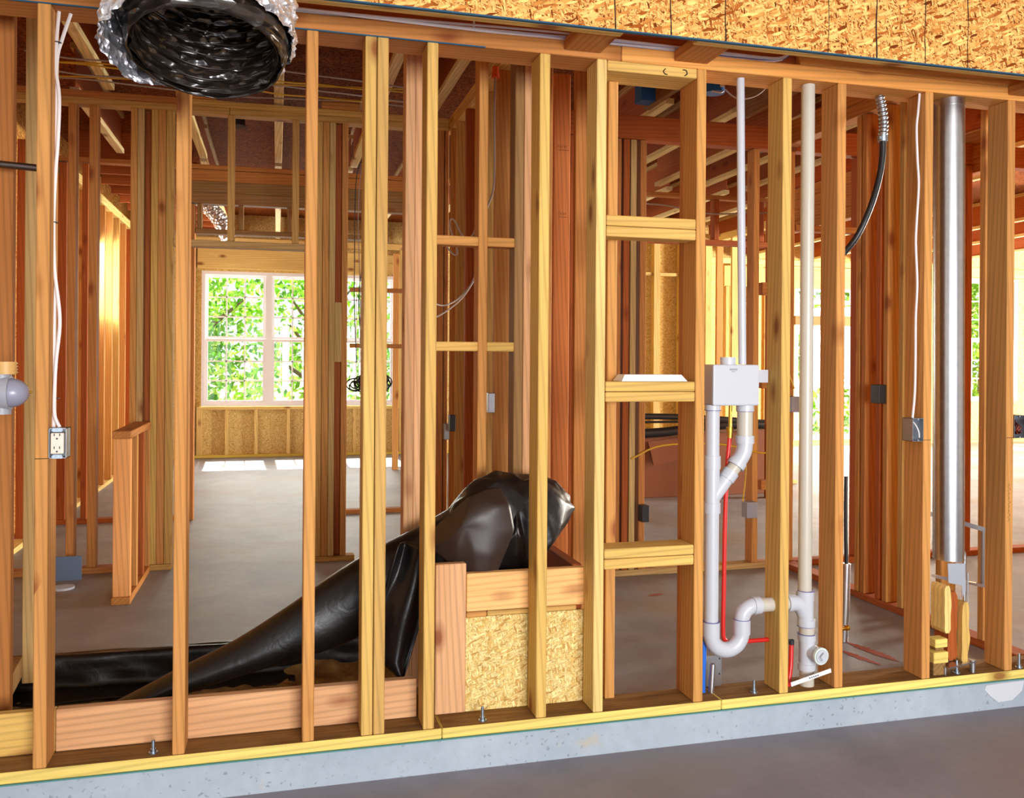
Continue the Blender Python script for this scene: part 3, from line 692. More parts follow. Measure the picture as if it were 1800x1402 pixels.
# windows
def window(x0, x1, z0, z1, units, rows, y=9.40, cols=3, zm=None):
    w = struct(bpy.data.objects.new('window_1', None)); COL.objects.link(w); w.location = ((x0 + x1) / 2, y, z0)
    fr = MB(); F = .045
    fr.box(x0, x1, y, y + .07, z0, z0 + F); fr.box(x0, x1, y, y + .07, z1 - F, z1); fr.box(x0, x0 + F, y, y + .07, z0 + F, z1 - F); fr.box(x1 - F, x1, y, y + .07, z0 + F, z1 - F)
    uw = (x1 - x0) / units
    for k in range(1, units): fr.box(x0 + uw * k - .04, x0 + uw * k + .04, y, y + .07, z0 + F, z1 - F)
    part(fr, 'window_frame', WVIN, w)
    zm = zm or (z0 + z1) / 2
    for k in range(units):
        a = x0 + uw * k + (.045 if k == 0 else .04); b = x0 + uw * (k + 1) - (.045 if k == units - 1 else .04)
        for (p, q, dy) in ((z0 + F, zm, .012), (zm, z1 - F, .036)):
            mm = MB(); s_ = .035; yy = y + dy
            mm.box(a, b, yy, yy + .022, p, p + s_); mm.box(a, b, yy, yy + .022, q - s_, q); mm.box(a, a + s_, yy, yy + .022, p + s_, q - s_); mm.box(b - s_, b, yy, yy + .022, p + s_, q - s_)
            for c in range(1, cols):
                xc = a + s_ + (b - a - 2 * s_) * c / cols; mm.box(xc - .009, xc + .009, yy + .004, yy + .018, p + s_, q - s_)
            for r_ in range(1, rows):
                zc = p + s_ + (q - p - 2 * s_) * r_ / rows; mm.box(a + s_, b - s_, yy + .004, yy + .018, zc - .009, zc + .009)
            part(mm, 'sash', WVIN, w)
            gp = MB(); gp.box(a + s_, b - s_, yy + .009, yy + .013, p + s_, q - s_); part(gp, 'glass_pane', GLASS, w)
    return w
w1 = window(-.975, 1.615, .685, 2.495, 3, 3); w1.name = 'window_1'
w2 = window(7.96, 9.07, .09, 1.92, 1, 2, cols=2, zm=1.0); w2.name = 'window_2'
w2b = window(7.96, 9.07, 2.08, 2.55, 1, 1, cols=2, zm=2.3); w2b.name = 'window_3'
w3 = window(10.92, 12.28, .69, 2.77, 2, 3); w3.name = 'window_4'
lumber('transom_rail', (7.95, 9.08, 9.38, 9.469, 1.93, 2.07), 'K', 'brown rail between the two far right windows', 'rail')
lumber('window_header', (7.8, 9.2, 9.38, 9.469, 2.57, 2.85), 'L', 'pale header above the narrow far right window', 'header')
lumber('window_header', (10.8, 12.4, 9.38, 9.469, 2.79, 2.86), 'L', 'pale header above the window beside the flue', 'header')
# small window in the far left wall
w = struct(bpy.data.objects.new('window_5', None)); COL.objects.link(w); w.location = (-1.86, 6.95, 1.7)
m = MB(); m.box(-1.87, -1.80, 6.30, 7.60, 1.70, 1.76); m.box(-1.87, -1.80, 6.30, 7.60, 2.56, 2.62); m.box(-1.87, -1.80, 6.30, 6.36, 1.76, 2.56); m.box(-1.87, -1.80, 7.54, 7.60, 1.76, 2.56); m.box(-1.87, -1.80, 6.92, 6.98, 1.76, 2.56)
part(m, 'window_frame', WVIN, w); m = MB(); m.box(-1.845, -1.84, 6.36, 7.54, 1.76, 2.56); part(m, 'glass_pane', GLASS, w)

# ================================================================== RIGHT ROOMS
YR = 2.03
GR = 'studs of the wall behind the plumbing'
for x0, x1, z0, c, lb in ((1.70, 1.75, 0, 'R', 'dark red stud added to close the bright slit beside the wide orange post'), (1.99, 2.03, .038, 'B', 'first brown stud seen through the stacked openings'), (2.045, 2.085, .038, 'R', 'dark second stud seen through the stacked openings'), (2.092, 2.13, .038, 'G', 'pale third stud seen through the stacked openings'),  # the first stud is added to block a bright slit
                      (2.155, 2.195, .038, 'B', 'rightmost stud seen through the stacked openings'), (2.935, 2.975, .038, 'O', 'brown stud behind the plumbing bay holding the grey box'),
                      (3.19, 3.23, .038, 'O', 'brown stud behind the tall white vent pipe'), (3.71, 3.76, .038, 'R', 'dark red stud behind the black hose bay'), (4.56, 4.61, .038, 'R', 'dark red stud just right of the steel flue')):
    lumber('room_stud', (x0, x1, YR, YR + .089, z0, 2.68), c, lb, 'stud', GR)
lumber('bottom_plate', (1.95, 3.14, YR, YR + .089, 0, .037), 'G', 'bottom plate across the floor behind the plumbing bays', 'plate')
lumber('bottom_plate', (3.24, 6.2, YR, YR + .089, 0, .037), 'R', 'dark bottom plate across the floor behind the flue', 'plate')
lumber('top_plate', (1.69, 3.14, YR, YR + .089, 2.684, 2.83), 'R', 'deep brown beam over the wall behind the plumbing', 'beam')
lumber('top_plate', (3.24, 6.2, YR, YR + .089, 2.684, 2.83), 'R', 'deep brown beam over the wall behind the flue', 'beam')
lumber('wall_rail', (3.24, 4.0, YR, YR + .06, 2.17, 2.21), 'B', 'horizontal rail behind the black hose', 'rail')
lumber('wall_rail', (3.00, 3.19, YR, YR + .06, 1.15, 1.19), 'B', 'upper short rail right of the white washing machine box', 'rail')
lumber('wall_rail', (3.00, 3.19, YR, YR + .06, 1.75, 1.83), 'B', 'short double rail high behind the pale drilled stud', 'rail')
lumber('wall_rail', (3.00, 3.19, YR, YR + .06, .50, .56), 'B', 'lower short rail behind the pale drilled stud', 'rail')
# right cross wall running toward the camera
GX = 'studs of the right cross wall'
for i, y in enumerate((1.255, 1.205, 1.08, 1.02, .90, .80, .62, .35)):
    lumber('cross_wall_stud', (3.15, 3.239, y, y + .038, .038, 2.70), ('O', 'B', 'R', 'O', 'T', 'B', 'O', 'O')[i], ord_[i].replace('nearest', 'farthest') + ' stud of the right cross wall, counted from the back', 'stud', GX)
lumber('cross_wall_plate', (3.15, 3.239, .16, 2.02, 0, .037), 'R', 'bottom plate of the right cross wall', 'plate')
for k in range(2):
    lumber('cross_wall_plate', (3.15, 3.239, .16, 2.02, 2.705 + .075 * k, 2.778 + .075 * k), 'B', ('lower', 'upper')[k] + ' board on top of the right cross wall', 'plate', 'right cross wall top plates')
for k in range(4):
    lumber('beam_ply', (4.61, 4.70, 1.85 if k else 2.13, 4.60, 2.53 + .096 * k, 2.624 + .096 * k), 'B', ord_[k].replace('nearest', 'lowest') + ' board of the stacked beam right of the flue, counted upward', 'beam', 'boards of the stacked beam')
lumber('trimmer', (4.61, 4.70, 2.72, 2.76, 0, 2.52), 'T', 'stud under the stacked beam behind the grey box stud', 'stud')

# third wall, right part
for x0, x1, c, lb in ((3.20, 3.29, 'B', 'left trimmer stud of the opening to the glowing far room'), (4.62, 4.70, 'R', 'right dark stud of the opening to the glowing far room')):
    lumber('back_room_stud', (x0, x1, Y3, Y3 + .089, 0, 2.87), c, lb, 'stud', 'studs of the right opening')
lumber('opening_header', (3.29, 4.62, Y3, Y3 + .089, 2.435, 2.485), 'R', 'dark horizontal board above the glowing far room', 'header')
for x, lb in ((3.84, 'left'), (4.02, 'middle'), (4.5, 'right')):
    lumber('cripple_stud', (x, x + .05, Y3, Y3 + .089, 2.486, 2.871), 'R', lb + ' short dark stud above the glowing far room', 'stud', 'short studs above the glowing far room')
# glowing far room: strand board wall with pale studs
m = MB(); m.box(3.9, 5.35, 7.3, 7.312, 0, 3.27); struct(m.build('wall_partition', OSBY)).name = 'wall_back'
GF2 = 'pale studs before the glowing strand board'
for i, (x, w_) in enumerate(((4.30, .09), (4.55, .08), (4.90, .09), (5.26, .09))):
    lumber('far_stud', (x, x + w_, 7.2, 7.298, .038, 2.86), 'L', ord_[i].replace('nearest', 'first') + ' pale stud before the glowing strand board, from the left', 'stud', GF2)
for i, x in enumerate((4.40, 4.64, 5.0)):
    lumber('far_block', (x, x + (.14, .25, .25)[i], 7.22, 7.298, 2.40, 2.44), 'L', ('left', 'middle', 'right')[i] + ' pale block between the far pale studs', 'block', 'pale far blocks')
lumber('far_plate', (3.9, 5.35, 7.2, 7.298, 0, .037), 'L', 'pale bottom plate under the glowing strand board', 'plate')
lumber('far_plate', (3.9, 5.35, 7.2, 7.298, 2.861, 2.945), 'L', 'pale top plate over the glowing strand board', 'plate')
m = MB(); m.box(5.42, 5.52, 7.6, 9.37, .0, 3.27)
for i, y in enumerate((5.6, 6.0, 6.4, 6.8, 7.19)):
    lumber('far_stud', (5.41, 5.50, y, y + .038, .038, 2.86), 'L' if i % 2 else 'O', ord_[i] + ' stud of the glowing cross wall behind the thin white pipe', 'stud', 'studs of the glowing cross wall')
lumber('far_plate', (5.41, 5.50, 5.5, 7.3, 0, .037), 'L', 'bottom plate of the glowing cross wall', 'plate')
lumber('far_plate', (5.41, 5.50, 5.5, 7.3, 2.861, 2.945), 'L', 'top plate of the glowing cross wall', 'plate')
lumber('far_header', (5.52, 7.6, 7.2, 7.29, 2.30, 2.56), 'L', 'pale deep header behind the thin white pipe', 'header')
for i, x in enumerate((5.55, 5.95, 6.1, 6.7, 7.5)):
    lumber('far_stud', (x, x + .05, 7.21, 7.28, .0, 2.295), 'LOTLL'[i], ord_[i].replace('nearest', 'first') + ' stud under the pale deep header, from the left', 'stud', 'studs under the pale deep header')
for i, x in enumerate((5.6, 6.0, 6.4, 6.8, 7.2, 8.0, 8.6, 9.2, 9.7, 10.2, 10.7)):
    if 7.9 < x < 9.1: continue
    lumber('back_wall_stud', (x, x + .045, 9.38, 9.469, .038, 2.86), 'L', 'pale far back wall stud, ' + ord_[i] + ' position right of the glowing room', 'stud', 'far right back wall studs')

# cardboard box, pipes and furniture in the far room
cbx = empty('cardboard_box', (3.75, 5.2, 0), 'big brown cardboard carton on the floor seen through the lower stacked opening', 'carton')
m = MB(); m.add([(3.25, 4.9, 0), (4.95, 4.95, 0), (5.05, 5.6, 0), (3.3, 5.6, 0), (3.22, 4.86, .56), (4.95, 4.92, .66), (5.05, 5.6, .66), (3.27, 5.62, .56)],
      [(0, 3, 2, 1), (0, 1, 5, 4), (1, 2, 6, 5), (2, 3, 7, 6), (3, 0, 4, 7), (4, 5, 6, 7)]); part(m, 'carton_body', CARD, cbx, .005)
m = MB(); m.add([(3.45, 4.845, .55), (4.0, 4.86, .6), (4.02, 4.83, .42), (3.5, 4.82, .32)], [(0, 1, 2, 3)]); o = part(m, 'flap', CARD, cbx); o.modifiers.new('s', 'SOLIDIFY').thickness = .004
def pipe_thing(name, pts, r, mat, lb, cat, n=10, group=None, smooth=True, caps=True):
    m = MB(); m.tube(smooth_path(pts) if smooth else pts, r, n, caps); return tag(m.build(name, mat), lb, cat, group)
pipe_thing('drain_hose', [(3.1, 4.85, .63), (3.6, 4.85, .64), (4.2, 4.85, .70), (4.8, 4.85, .70)], .045, BLKR, 'thick black pipe lying along the top of the carton', 'pipe', 14)
pipe_thing('drain_hose', [(3.2, 4.82, .80), (3.9, 4.84, .78), (4.7, 4.86, .72)], .030, BLKR, 'upper black pipe above the carton', 'pipe', 14)
m = MB(); m.tube([(3.05, 4.83, .74), (5.0, 4.83, .74)], .012, 8); tag(m.build('drain_hose', BLKR), 'thin black rail between the two black pipes', 'pipe')
pipe_thing('yellow_cable', [(2.1, 2.02, .72), (2.3, 2.0, .80), (2.7, 2.0, .80), (3.0, 2.0, .74), (3.15, 2.0, .80)], .006, WIREY, 'yellow cable slung across the carton, level with the drain wye', 'cable', 8)
pipe_thing('yellow_cable', [(2.85, 1.98, .76), (2.86, 1.98, .62), (2.84, 1.98, .44)], .005, WIREY, 'yellow cable dropping into the grey box by the red pipe', 'cable', 8)
pipe_thing('yellow_cable', [(3.14, 1.98, 1.30), (3.17, 1.98, 1.22), (3.20, 1.98, 1.15)], .006, WIREY, 'short yellow cable entering the box left of the vent pipe', 'cable', 8)

# ================================================================== CEILING JOISTS
def ijoist(x, y0, y1, lb, z=2.952, group='ceiling joists with pale bottom flanges'):
    o = empty('ceiling_joist', (x, (y0 + y1) / 2, z), lb, 'joist', group)
    lumber('flange', (x - .029, x + .029, y0, y1, z, z + .038), (232, 214, 160), parent=o)
    lumber('flange', (x - .029, x + .029, y0, y1, 3.23, 3.268), 'G', parent=o)
    lumber('web', (x - .005, x + .005, y0, y1, z + .038, 3.23), 'R', parent=o, bev=0)
for x, lb in ((-1.0, 'near room joist left of the black duct'), (-.55, 'near room joist right behind the black duct'), (0.0, 'near room joist pointing straight away, left of the third front stud'), (.63, 'near room joist behind the doubled front studs'), (.985, 'near room joist beside the middle cross wall')):
    ijoist(x, .16, 2.83, lb, group='near room joists')
for x, lb in ((-1.22, 'slanting joist over the left of the second room'), (-.59, 'joist over the second room beside the stud cluster'), (0.0, 'central joist over the second room'), (.62, 'joist over the second room behind the hanging cables')):
    ijoist(x, 2.95, 4.60, lb, group='second room joists')
for i, x in enumerate((2.40, 2.92, 3.42, 3.84, 4.30, 4.85, 5.4, 6.0)):
    ijoist(x, 2.14, 4.60, ord_[i].replace('nearest', 'first') + ' pale-edged joist of the right rear room, from the left', group='right rear room joists')
for i, x in enumerate((-.6, 0.0, .6, 1.2, 1.8, 3.6, 4.2, 4.8, 5.8, 7.0, 8.2, 9.2, 10.4)):
    if True:
        ijoist(x, 4.72, 9.36, ord_[i ].replace('nearest', 'leftmost') + (' joist of the far rooms, counted from the left'), group='far room joists')
for x, lb in ((2.19, 'solid brown joist crossing the topmost stacked opening'), (2.86, 'solid joist crossing above the washing machine box')):
    lumber('solid_joist', (x - .02, x + .02, .16, 2.02, 2.862, 3.10), 'K', lb, 'joist', 'solid joists of the laundry room')
m = MB(); m.box(-.62, 1.1, 9.0, 9.3, 2.96, 3.2)

# ================================================================== BLACK FOIL DUCT
dz = empty('flexible_duct', (-.18, -.65, 2.09), 'big flexible duct with foil jacket, its open black mouth hanging before the wall', 'duct')
ax = (Matrix.Rotation(R(17), 3, 'X') @ Vector((0, 0, 1))).normalized()        # tube rises and leans back
ax = Vector((0.03, .30, 1)).normalized(); u_ = Vector((1, 0, 0)); u_ = (u_ - ax * u_.dot(ax)).normalized(); v_ = ax.cross(u_)
C0 = Vector((-.178, -.65, 2.092)); RR = .182
def ductring(mb, rows, n, fr, smooth=True, a0=0, a1=2 * math.pi):
    vs = []
    for i in range(rows + 1):
        for k in range(n + 1):
            a = a0 + (a1 - a0) * k / n; h, r = fr(i / rows, a); vs.append(C0 + ax * h + (u_ * math.cos(a) + v_ * math.sin(a)) * r)
    fs = [(i * (n + 1) + k, i * (n + 1) + k + 1, (i + 1) * (n + 1) + k + 1, (i + 1) * (n + 1) + k) for i in range(rows) for k in range(n)]
    mb.add(vs, fs, smooth)
def inner(t, a):
    h = .62 * t; ridge = .006 * abs(math.sin(h * math.pi / .035)); cr = .010 * noise.noise((math.cos(a) * 6, math.sin(a) * 6, h * 26))
    return h, RR - ridge * 1.0 + cr + .02 * math.sin(min(1, t * 6) * 1.5) * 0
m = MB(); ductring(m, 150, 120, inner); part(m, 'inner_liner', LINER, dz)
m = MB()
for k in range(16):
    h = .006 + .035 * k
    m.tube([C0 + ax * (h + .006 * math.sin(a * 2 + k)) + (u_ * math.cos(a) + v_ * math.sin(a)) * (RR - .007) for a in [2 * math.pi * q / 60 for q in range(61)]], .0016, 6, False)
part(m, 'spiral_wire', plain('spring_wire', srgb(92, 84, 80), .35, 1), dz)
def lip(t, a):
    h = -.012 + .10 * t; return h, RR + .006 + .012 * math.sin(t * 3.1) + .006 * noise.noise((math.cos(a) * 5, math.sin(a) * 5, h * 20))
m = MB(); ductring(m, 16, 100, lip); o = part(m, 'rolled_lip', LINER, dz); o.modifiers.new('s', 'SOLIDIFY').thickness = .004
def jacket(t, a):
    left = max(0, -math.cos(a)); h = .035 + .02 * noise.noise((math.cos(a) * 3, math.sin(a) * 3, 0)) + .55 * t - .05 * left * (1 - t)
    f = noise.noise((math.cos(a) * 7, math.sin(a) * 7, h * 22)); f2 = abs(noise.noise((math.cos(a) * 13, math.sin(a) * 13, h * 40)))
    return h, RR + .012 + .052 * left * (1 if t < .5 else 1.1) + .014 * max(0, math.cos(a)) + .014 * f + .018 * f2
m = MB(); ductring(m, 80, 170, jacket, False); part(m, 'foil_jacket', FOIL, dz)

# ================================================================== ELECTRICAL
# outlet in the first bay
ob = empty('outlet_box', (-.658, .02, 1.05), 'metal outlet box with ivory receptacle on the leftmost front stud', 'outlet')
m = MB(); x0, x1, z0, z1 = -.684, -.634, 1.0, 1.094
m.box(x0, x1, .055, .06, z0, z1); m.box(x0, x0 + .002, .0, .06, z0, z1); m.box(x1 - .002, x1, .0, .06, z0, z1); m.box(x0, x1, .0, .06, z0, z0 + .002); m.box(x0, x1, 0, .06, z1 - .002, z1)
part(m, 'back_box', BOXM, ob)
m = MB(); m.box(x0 + .006, x1 - .006, -.008, .03, z0 + .014, z1 - .014); part(m, 'receptacle_face', IVORY, ob, .004)
m = MB()
for zc in (1.070, 1.030):
    m.box(-.668, -.6655, -.0092, -.006, zc, zc + .008); m.box(-.6525, -.650, -.0092, -.006, zc, zc + .008); m.cyl((-.659, -.0092, zc - .008), (-.659, -.006, zc - .008), .0028, 10)
part(m, 'slots', DARK, ob)
for zc in (1.0885, 1.0055):
    m = MB(); m.box(-.672, -.646, -.004, -.002, zc - .006, zc + .006)
    for dx in (-.012, 0, .012): m.cyl((-.659 + dx, -.006, zc), (-.659 + dx, -.004, zc), .004, 12)
    part(m, 'mounting_ear', SCREW, ob)
m = MB(); m.box(x1 - .0015, x1 + .012, .0, .06, z0 + .001, z1 - .001)
pipe_thing('white_cable', [(-.676, .06, 2.412), (-.683, .06, 2.32), (-.686, .06, 2.24), (-.674, .06, 2.14), (-.677, .06, 2.0), (-.683, .06, 1.9), (-.688, .06, 1.74), (-.685, .06, 1.6), (-.668, .06, 1.437), (-.676, .05, 1.30), (-.680, .05, 1.19), (-.676, .04, 1.13), (-.662, .04, 1.094)], .0055, WIREW, 'right one of two white cables dropping to the outlet box', 'cable', 10)
pipe_thing('white_cable', [(-.644, .07, 2.412), (-.668, .07, 2.33), (-.683, .07, 2.26), (-.685, .07, 2.1), (-.686, .07, 1.9), (-.690, .07, 1.74), (-.686, .07, 1.55), (-.684, .06, 1.40), (-.683, .06, 1.2), (-.682, .05, 1.094)], .0055, WIREW, 'left one of two white cables dropping to the outlet box', 'cable', 10)
for z, x in ((2.314, -.682), (1.743, -.689), (1.184, -.682)):
    m = MB(); m.cyl((x, .065, z - .0015), (x, .065, z + .0015), .0135, 14)
    tag(m.build('cable_clip', DARK), {2.314: 'highest dark clip on the outlet cables', 1.743: 'middle dark clip on the outlet cables', 1.184: 'lowest dark clip just above the outlet box'}[z], 'clip', 'clips on the outlet cables')

# switch boxes of the right studs
def open_box(x0, z0, w, h, lb, y0=0.0, d=.06, mat=BOXM, grp=None, axis='y'):
    o = empty('switch_box', (x0 + w / 2, y0 + d / 2, z0), lb, 'electrical box', grp)
    m = MB(); x1 = x0 + w; z1 = z0 + h; t = .0018
    if axis == 'y':
        m.box(x0, x1, y0 + d - t, y0 + d, z0, z1); m.box(x0, x0 + t, y0, y0 + d, z0, z1); m.box(x1 - t, x1, y0, y0 + d, z0, z1); m.box(x0, x1, y0, y0 + d, z0, z0 + t); m.box(x0, x1, y0, y0 + d, z1 - t, z1)
    part(m, 'steel_shell', mat, o)
    m = MB()
    for zc in (z0 + .004, z1 - .004): m.cyl((x0 + w / 2, y0 - .002, zc), (x0 + w / 2, y0 + .006, zc), .004, 10)
    part(m, 'screw_tabs', SCREW, o); return o
sb = open_box(2.474, 1.0, .052, .093, 'open grey steel switch box at the foot of the white cable', grp='open steel switch boxes')
m = MB(); m.tube(smooth_path([(2.482, .035, 1.09), (2.494, .012, 1.07), (2.506, .004, 1.04), (2.509, .004, 1.015)]), .003, 8); part(m, 'cable_end', WIREW, sb)
sb2 = open_box(2.973, 1.005, .055, .096, 'steel box with reddish wires cut by the right edge of the photo', grp='open steel switch boxes')
m = MB()
for k in range(6): m.tube(smooth_path([(2.985 + .006 * k, .04, 1.08), (3.0 + .012 * math.sin(k * 2), .005, 1.06 - .007 * k), (2.99 + .006 * k, .012, 1.03), (3.01, .03, 1.02)]), .002, 6)
part(m, 'bare_wires', COPPER, sb2)
m = MB(); m.tube(smooth_path([(2.99, .03, 1.20), (2.994, .03, 1.16), (2.99, .03, 1.10)]), .0045, 8); tag(m.build('white_cable', WIREW), 'short white cable above the steel box at the right edge', 'cable')
pipe_thing('white_cable', [(2.546, .09, 2.412), (2.530, .07, 2.27), (2.528, .06, 2.18), (2.536, .06, 2.04), (2.532, .06, 1.92), (2.520, .06, 1.80), (2.528, .06, 1.64), (2.522, .06, 1.48), (2.518, .06, 1.30), (2.516, .05, 1.18), (2.505, .04, 1.093)][0:0] + [(2.521, .03, 2.412), (2.515, .03, 2.34), (2.508, .03, 2.27), (2.513, .03, 2.15), (2.520, .03, 2.04), (2.512, .03, 1.90), (2.508, .03, 1.80), (2.516, .03, 1.64), (2.510, .03, 1.50), (2.510, .03, 1.35), (2.508, .03, 1.20), (2.498, .03, 1.093)], .0052, WIREW, 'single wavy white cable on the stud left of the steel flue', 'cable', 10)
# boxes on inner walls
for (x, y, z), lb, mt in (((1.0755, 2.76, .79), 'small steel box beside the bright yellow front stud', BOXM), ((1.0755, 1.50, 1.04), 'steel box on the cross wall right of the chase stud', BOXM), ((1.0755, 2.56, .86), 'small dark box low on the middle cross wall', DARK)):
    m = MB(); m.box(x, x + .036, y, y + .07, z, z + .105); tag(m.build('junction_box', mt, bevel=.003), lb, 'electrical box', 'small boxes on the middle cross wall')
for (x, y, z), lb, mt in (((3.105, 1.03, 1.10), 'dark box on the right cross wall studs', DARK), ((2.8625, 1.965, .335), 'grey plastic box on the stud behind the red pipe', GREYP), ((2.15, 1.958, .34), 'dark box seen through the lowest tall opening', DARK), ((3.17, 1.955, 1.0), 'grey box just left of the tall white vent pipe', GREYP)):
    m = MB(); m.box(x, x + .075 if mt is GREYP else x + .045, y, y + .07, z, z + .10); tag(m.build('junction_box', mt, bevel=.003), lb, 'electrical box', 'small boxes in the right rooms')
# motion sensor / lamp holder on the left
ms = empty('lamp_sensor', (-.80, -.03, 1.2), 'grey domed sensor with ribbed base at the left edge of the photo', 'sensor')
m = MB(); m.cyl((-.80, -.02, 1.262), (-.80, -.02, 1.30), .030, 24)
for k in range(4): m.cyl((-.80, -.02, 1.266 + k * .009), (-.80, -.02, 1.270 + k * .009), .033, 24)
part(m, 'ribbed_base', plain('tan_socket', srgb(206, 164, 96), .5), ms)
m = MB(); m.cyl((-.81, -.02, 1.14), (-.81, -.02, 1.262), .026, 20); m.cyl((-.815, -.02, 1.205), (-.785, -.02, 1.205), .052, 28); part(m, 'housing', GREYP, ms, .004)
m = MB(); m.tube([(-.785 + .05 * math.sin(t), -.02, 1.205) for t in [k * math.pi / 20 for k in range(11)]], [.044 * math.cos(k * math.pi / 20) + .0005 for k in range(11)], 26); part(m, 'dome', plain('grey_lens', srgb(140, 142, 160), .3), ms)
m = MB(); m.cyl((-.737, -.02, 1.207), (-.727, -.02, 1.207), .003, 8); part(m, 'pin', BRASS, ms)
m = MB(); m.cyl((-.90, .25, 1.915 + .04), (-.715, .25, 1.905 + .04), .012, 14)
tag(m.build('threaded_pipe', make_galv('dark_mottled_steel', .35, srgb(110, 100, 96))), 'short dark mottled metal rod at the left edge, high up', 'rod')

# cable runs over the top plate
for k in range(7):
    ph = k * 1.7; dzz = .006 * (k % 4); col = (WIREW, WIREW, plain('lilac_cable_%d' % k, srgb(196, 190, 214), .5), WIREW, plain('blue_cable_%d' % k, srgb(90, 110, 160), .5), WIREW, WIREW)[k]
    pts = [(x, (.014 - .004 * (k % 4)) - .024 * math.exp(-((x - .4) / .35) ** 2) * (k % 2), 2.474 + dzz * .7 + .007 * math.sin(x * 2.3 + ph) - .012 * math.exp(-((x - .4) / .35) ** 2) * (k % 2)) for x in [-.1 + .11 * i for i in range(9)] + [.96]]
    pts += [(x, (.014 - .004 * (k % 4)), 2.475 + dzz * .6 + .004 * math.sin(x * 3 + ph)) for x in (1.06, 1.16, 1.26, 1.36, 1.48, 1.6, 1.7, 1.8)] + [(1.88, .012, 2.485 + dzz * .5), (1.935, .012, 2.53)]
    pipe_thing('service_cable', pts, .0042, col, ('lowest', 'second lowest', 'third lowest', 'middle', 'third highest', 'second highest', 'highest')[k] + ' cable of the bundle laid along the top plate', 'cable', 8, 'cables laid along the top plate')
m = MB(); m.box(.655, .66, -.006, .018, 2.469, 2.50); tag(m.build('cable_tie', WIREW), 'pale tie around the cable bundle above the doubled front studs', 'cable tie')
# ceiling cables in the first room
for k in range(6):
    yy = 2.15 + .09 * k; ph = k * 2.1
    pts = [(-1.3 + .22 * i, yy + .05 * math.sin(i * .8 + ph), 2.936 - .004 * (k % 2) - .010 * abs(math.sin(i * 1.5 + ph))) for i in range(11)]
    pipe_thing('ceiling_cable', pts, .005, WIREY if k in (1, 2, 4) else WIREG, ('yellow' if k in (1, 2, 4) else 'grey') + ' cable stapled under the near joists, ' + ord_[k].replace('nearest', 'first') + ' from the camera', 'cable', 6, 'cables stapled under the near joists')
# hanging cables and black bundle in the second doorway
for k in range(5):
    x = .50 + .022 * k
    pts = [(.70 - .01 * k, 3.0, 2.93), (.62 - .01 * k, 3.0, 2.78), (x + .02, 3.0, 2.60), (x, 3.0, 2.3), (x + .01 * math.sin(k), 3.0, 2.0), (x + .02 * math.sin(k * 2), 3.0, 1.7), (x + .02, 3.02, 1.3)]
    pipe_thing('hanging_cable', pts, .0035, WIREG if k % 2 else WIREB, ord_[k].replace('nearest', 'leftmost') + ' thin cable hanging in the second doorway, counted from the left', 'cable', 6, 'thin cables hanging in the second doorway')
m = MB()
for k in range(26):
    cx = .50 + .20 * random.random(); cz = 1.13 + .06 * random.random(); r = .02 + .03 * random.random(); y = 2.99 + .05 * random.random()
    m.tube([(cx + r * math.cos(a) * 1.3, y + .012 * math.sin(a * 2 + k), cz + r * math.sin(a)) for a in [2 * math.pi * q / 14 for q in range(15)]], .005, 6, False)
tag(m.build('coiled_cables', BLKR), 'tangled black cable coil hanging before the right part of the big window', 'cable coil')
m = MB(); m.box(.68, .73, 3.0, 3.04, 1.10, 1.20); tag(m.build('media_box', DARK, bevel=.003), 'small black box beside the cable coil', 'electrical box')
# grey cables on the middle cross wall
pipe_thing('grey_cable', [(1.10, 1.49, 2.86), (1.092, 1.48, 2.62), (1.095, 1.48, 2.35), (1.085, 1.47, 2.20), (1.04, 1.45, 2.08), (1.02, 1.42, 1.98)], .006, WIREG, 'grey cable dropping from the orange sealant on the cross wall', 'cable', 8)
m = MB(); m.tube([(1.10, 1.49, 2.80), (1.10, 1.49, 2.86)], [.022, .016], 10); tag(m.build('fire_sealant', ORANGE), 'blob of orange sealant where the grey cable meets the plate', 'sealant')
pipe_thing('grey_cable', [(.67, .9, 1.57), (.74, .95, 1.565), (.82, 1.0, 1.61), (.885, 1.0, 1.70), (.89, 1.0, 1.82), (.89, 1.0, 2.2)], .004, WIREG, 'upper grey cable curving across the bay beside the chase stud', 'cable', 8)
pipe_thing('grey_cable', [(.65, .9, 1.49), (.73, .93, 1.53), (.82, .97, 1.60), (.885, .99, 1.69)], .004, WIREG, 'lower grey cable curving across the bay beside the chase stud', 'cable', 8)
pipe_thing('grey_cable', [(.90, 1.93, 2.0), (.965, 1.93, 1.92), (.99, 1.93, 1.94), (.945, 1.93, 2.08), (.965, 1.93, 2.12), (1.03, 1.93, 2.02), (1.09, 1.93, 2.06), (1.108, 1.94, 2.3), (1.108, 1.94, 2.862)], .005, WIREG, 'looped grey cable high beside the bright yellow front stud', 'cable', 8)
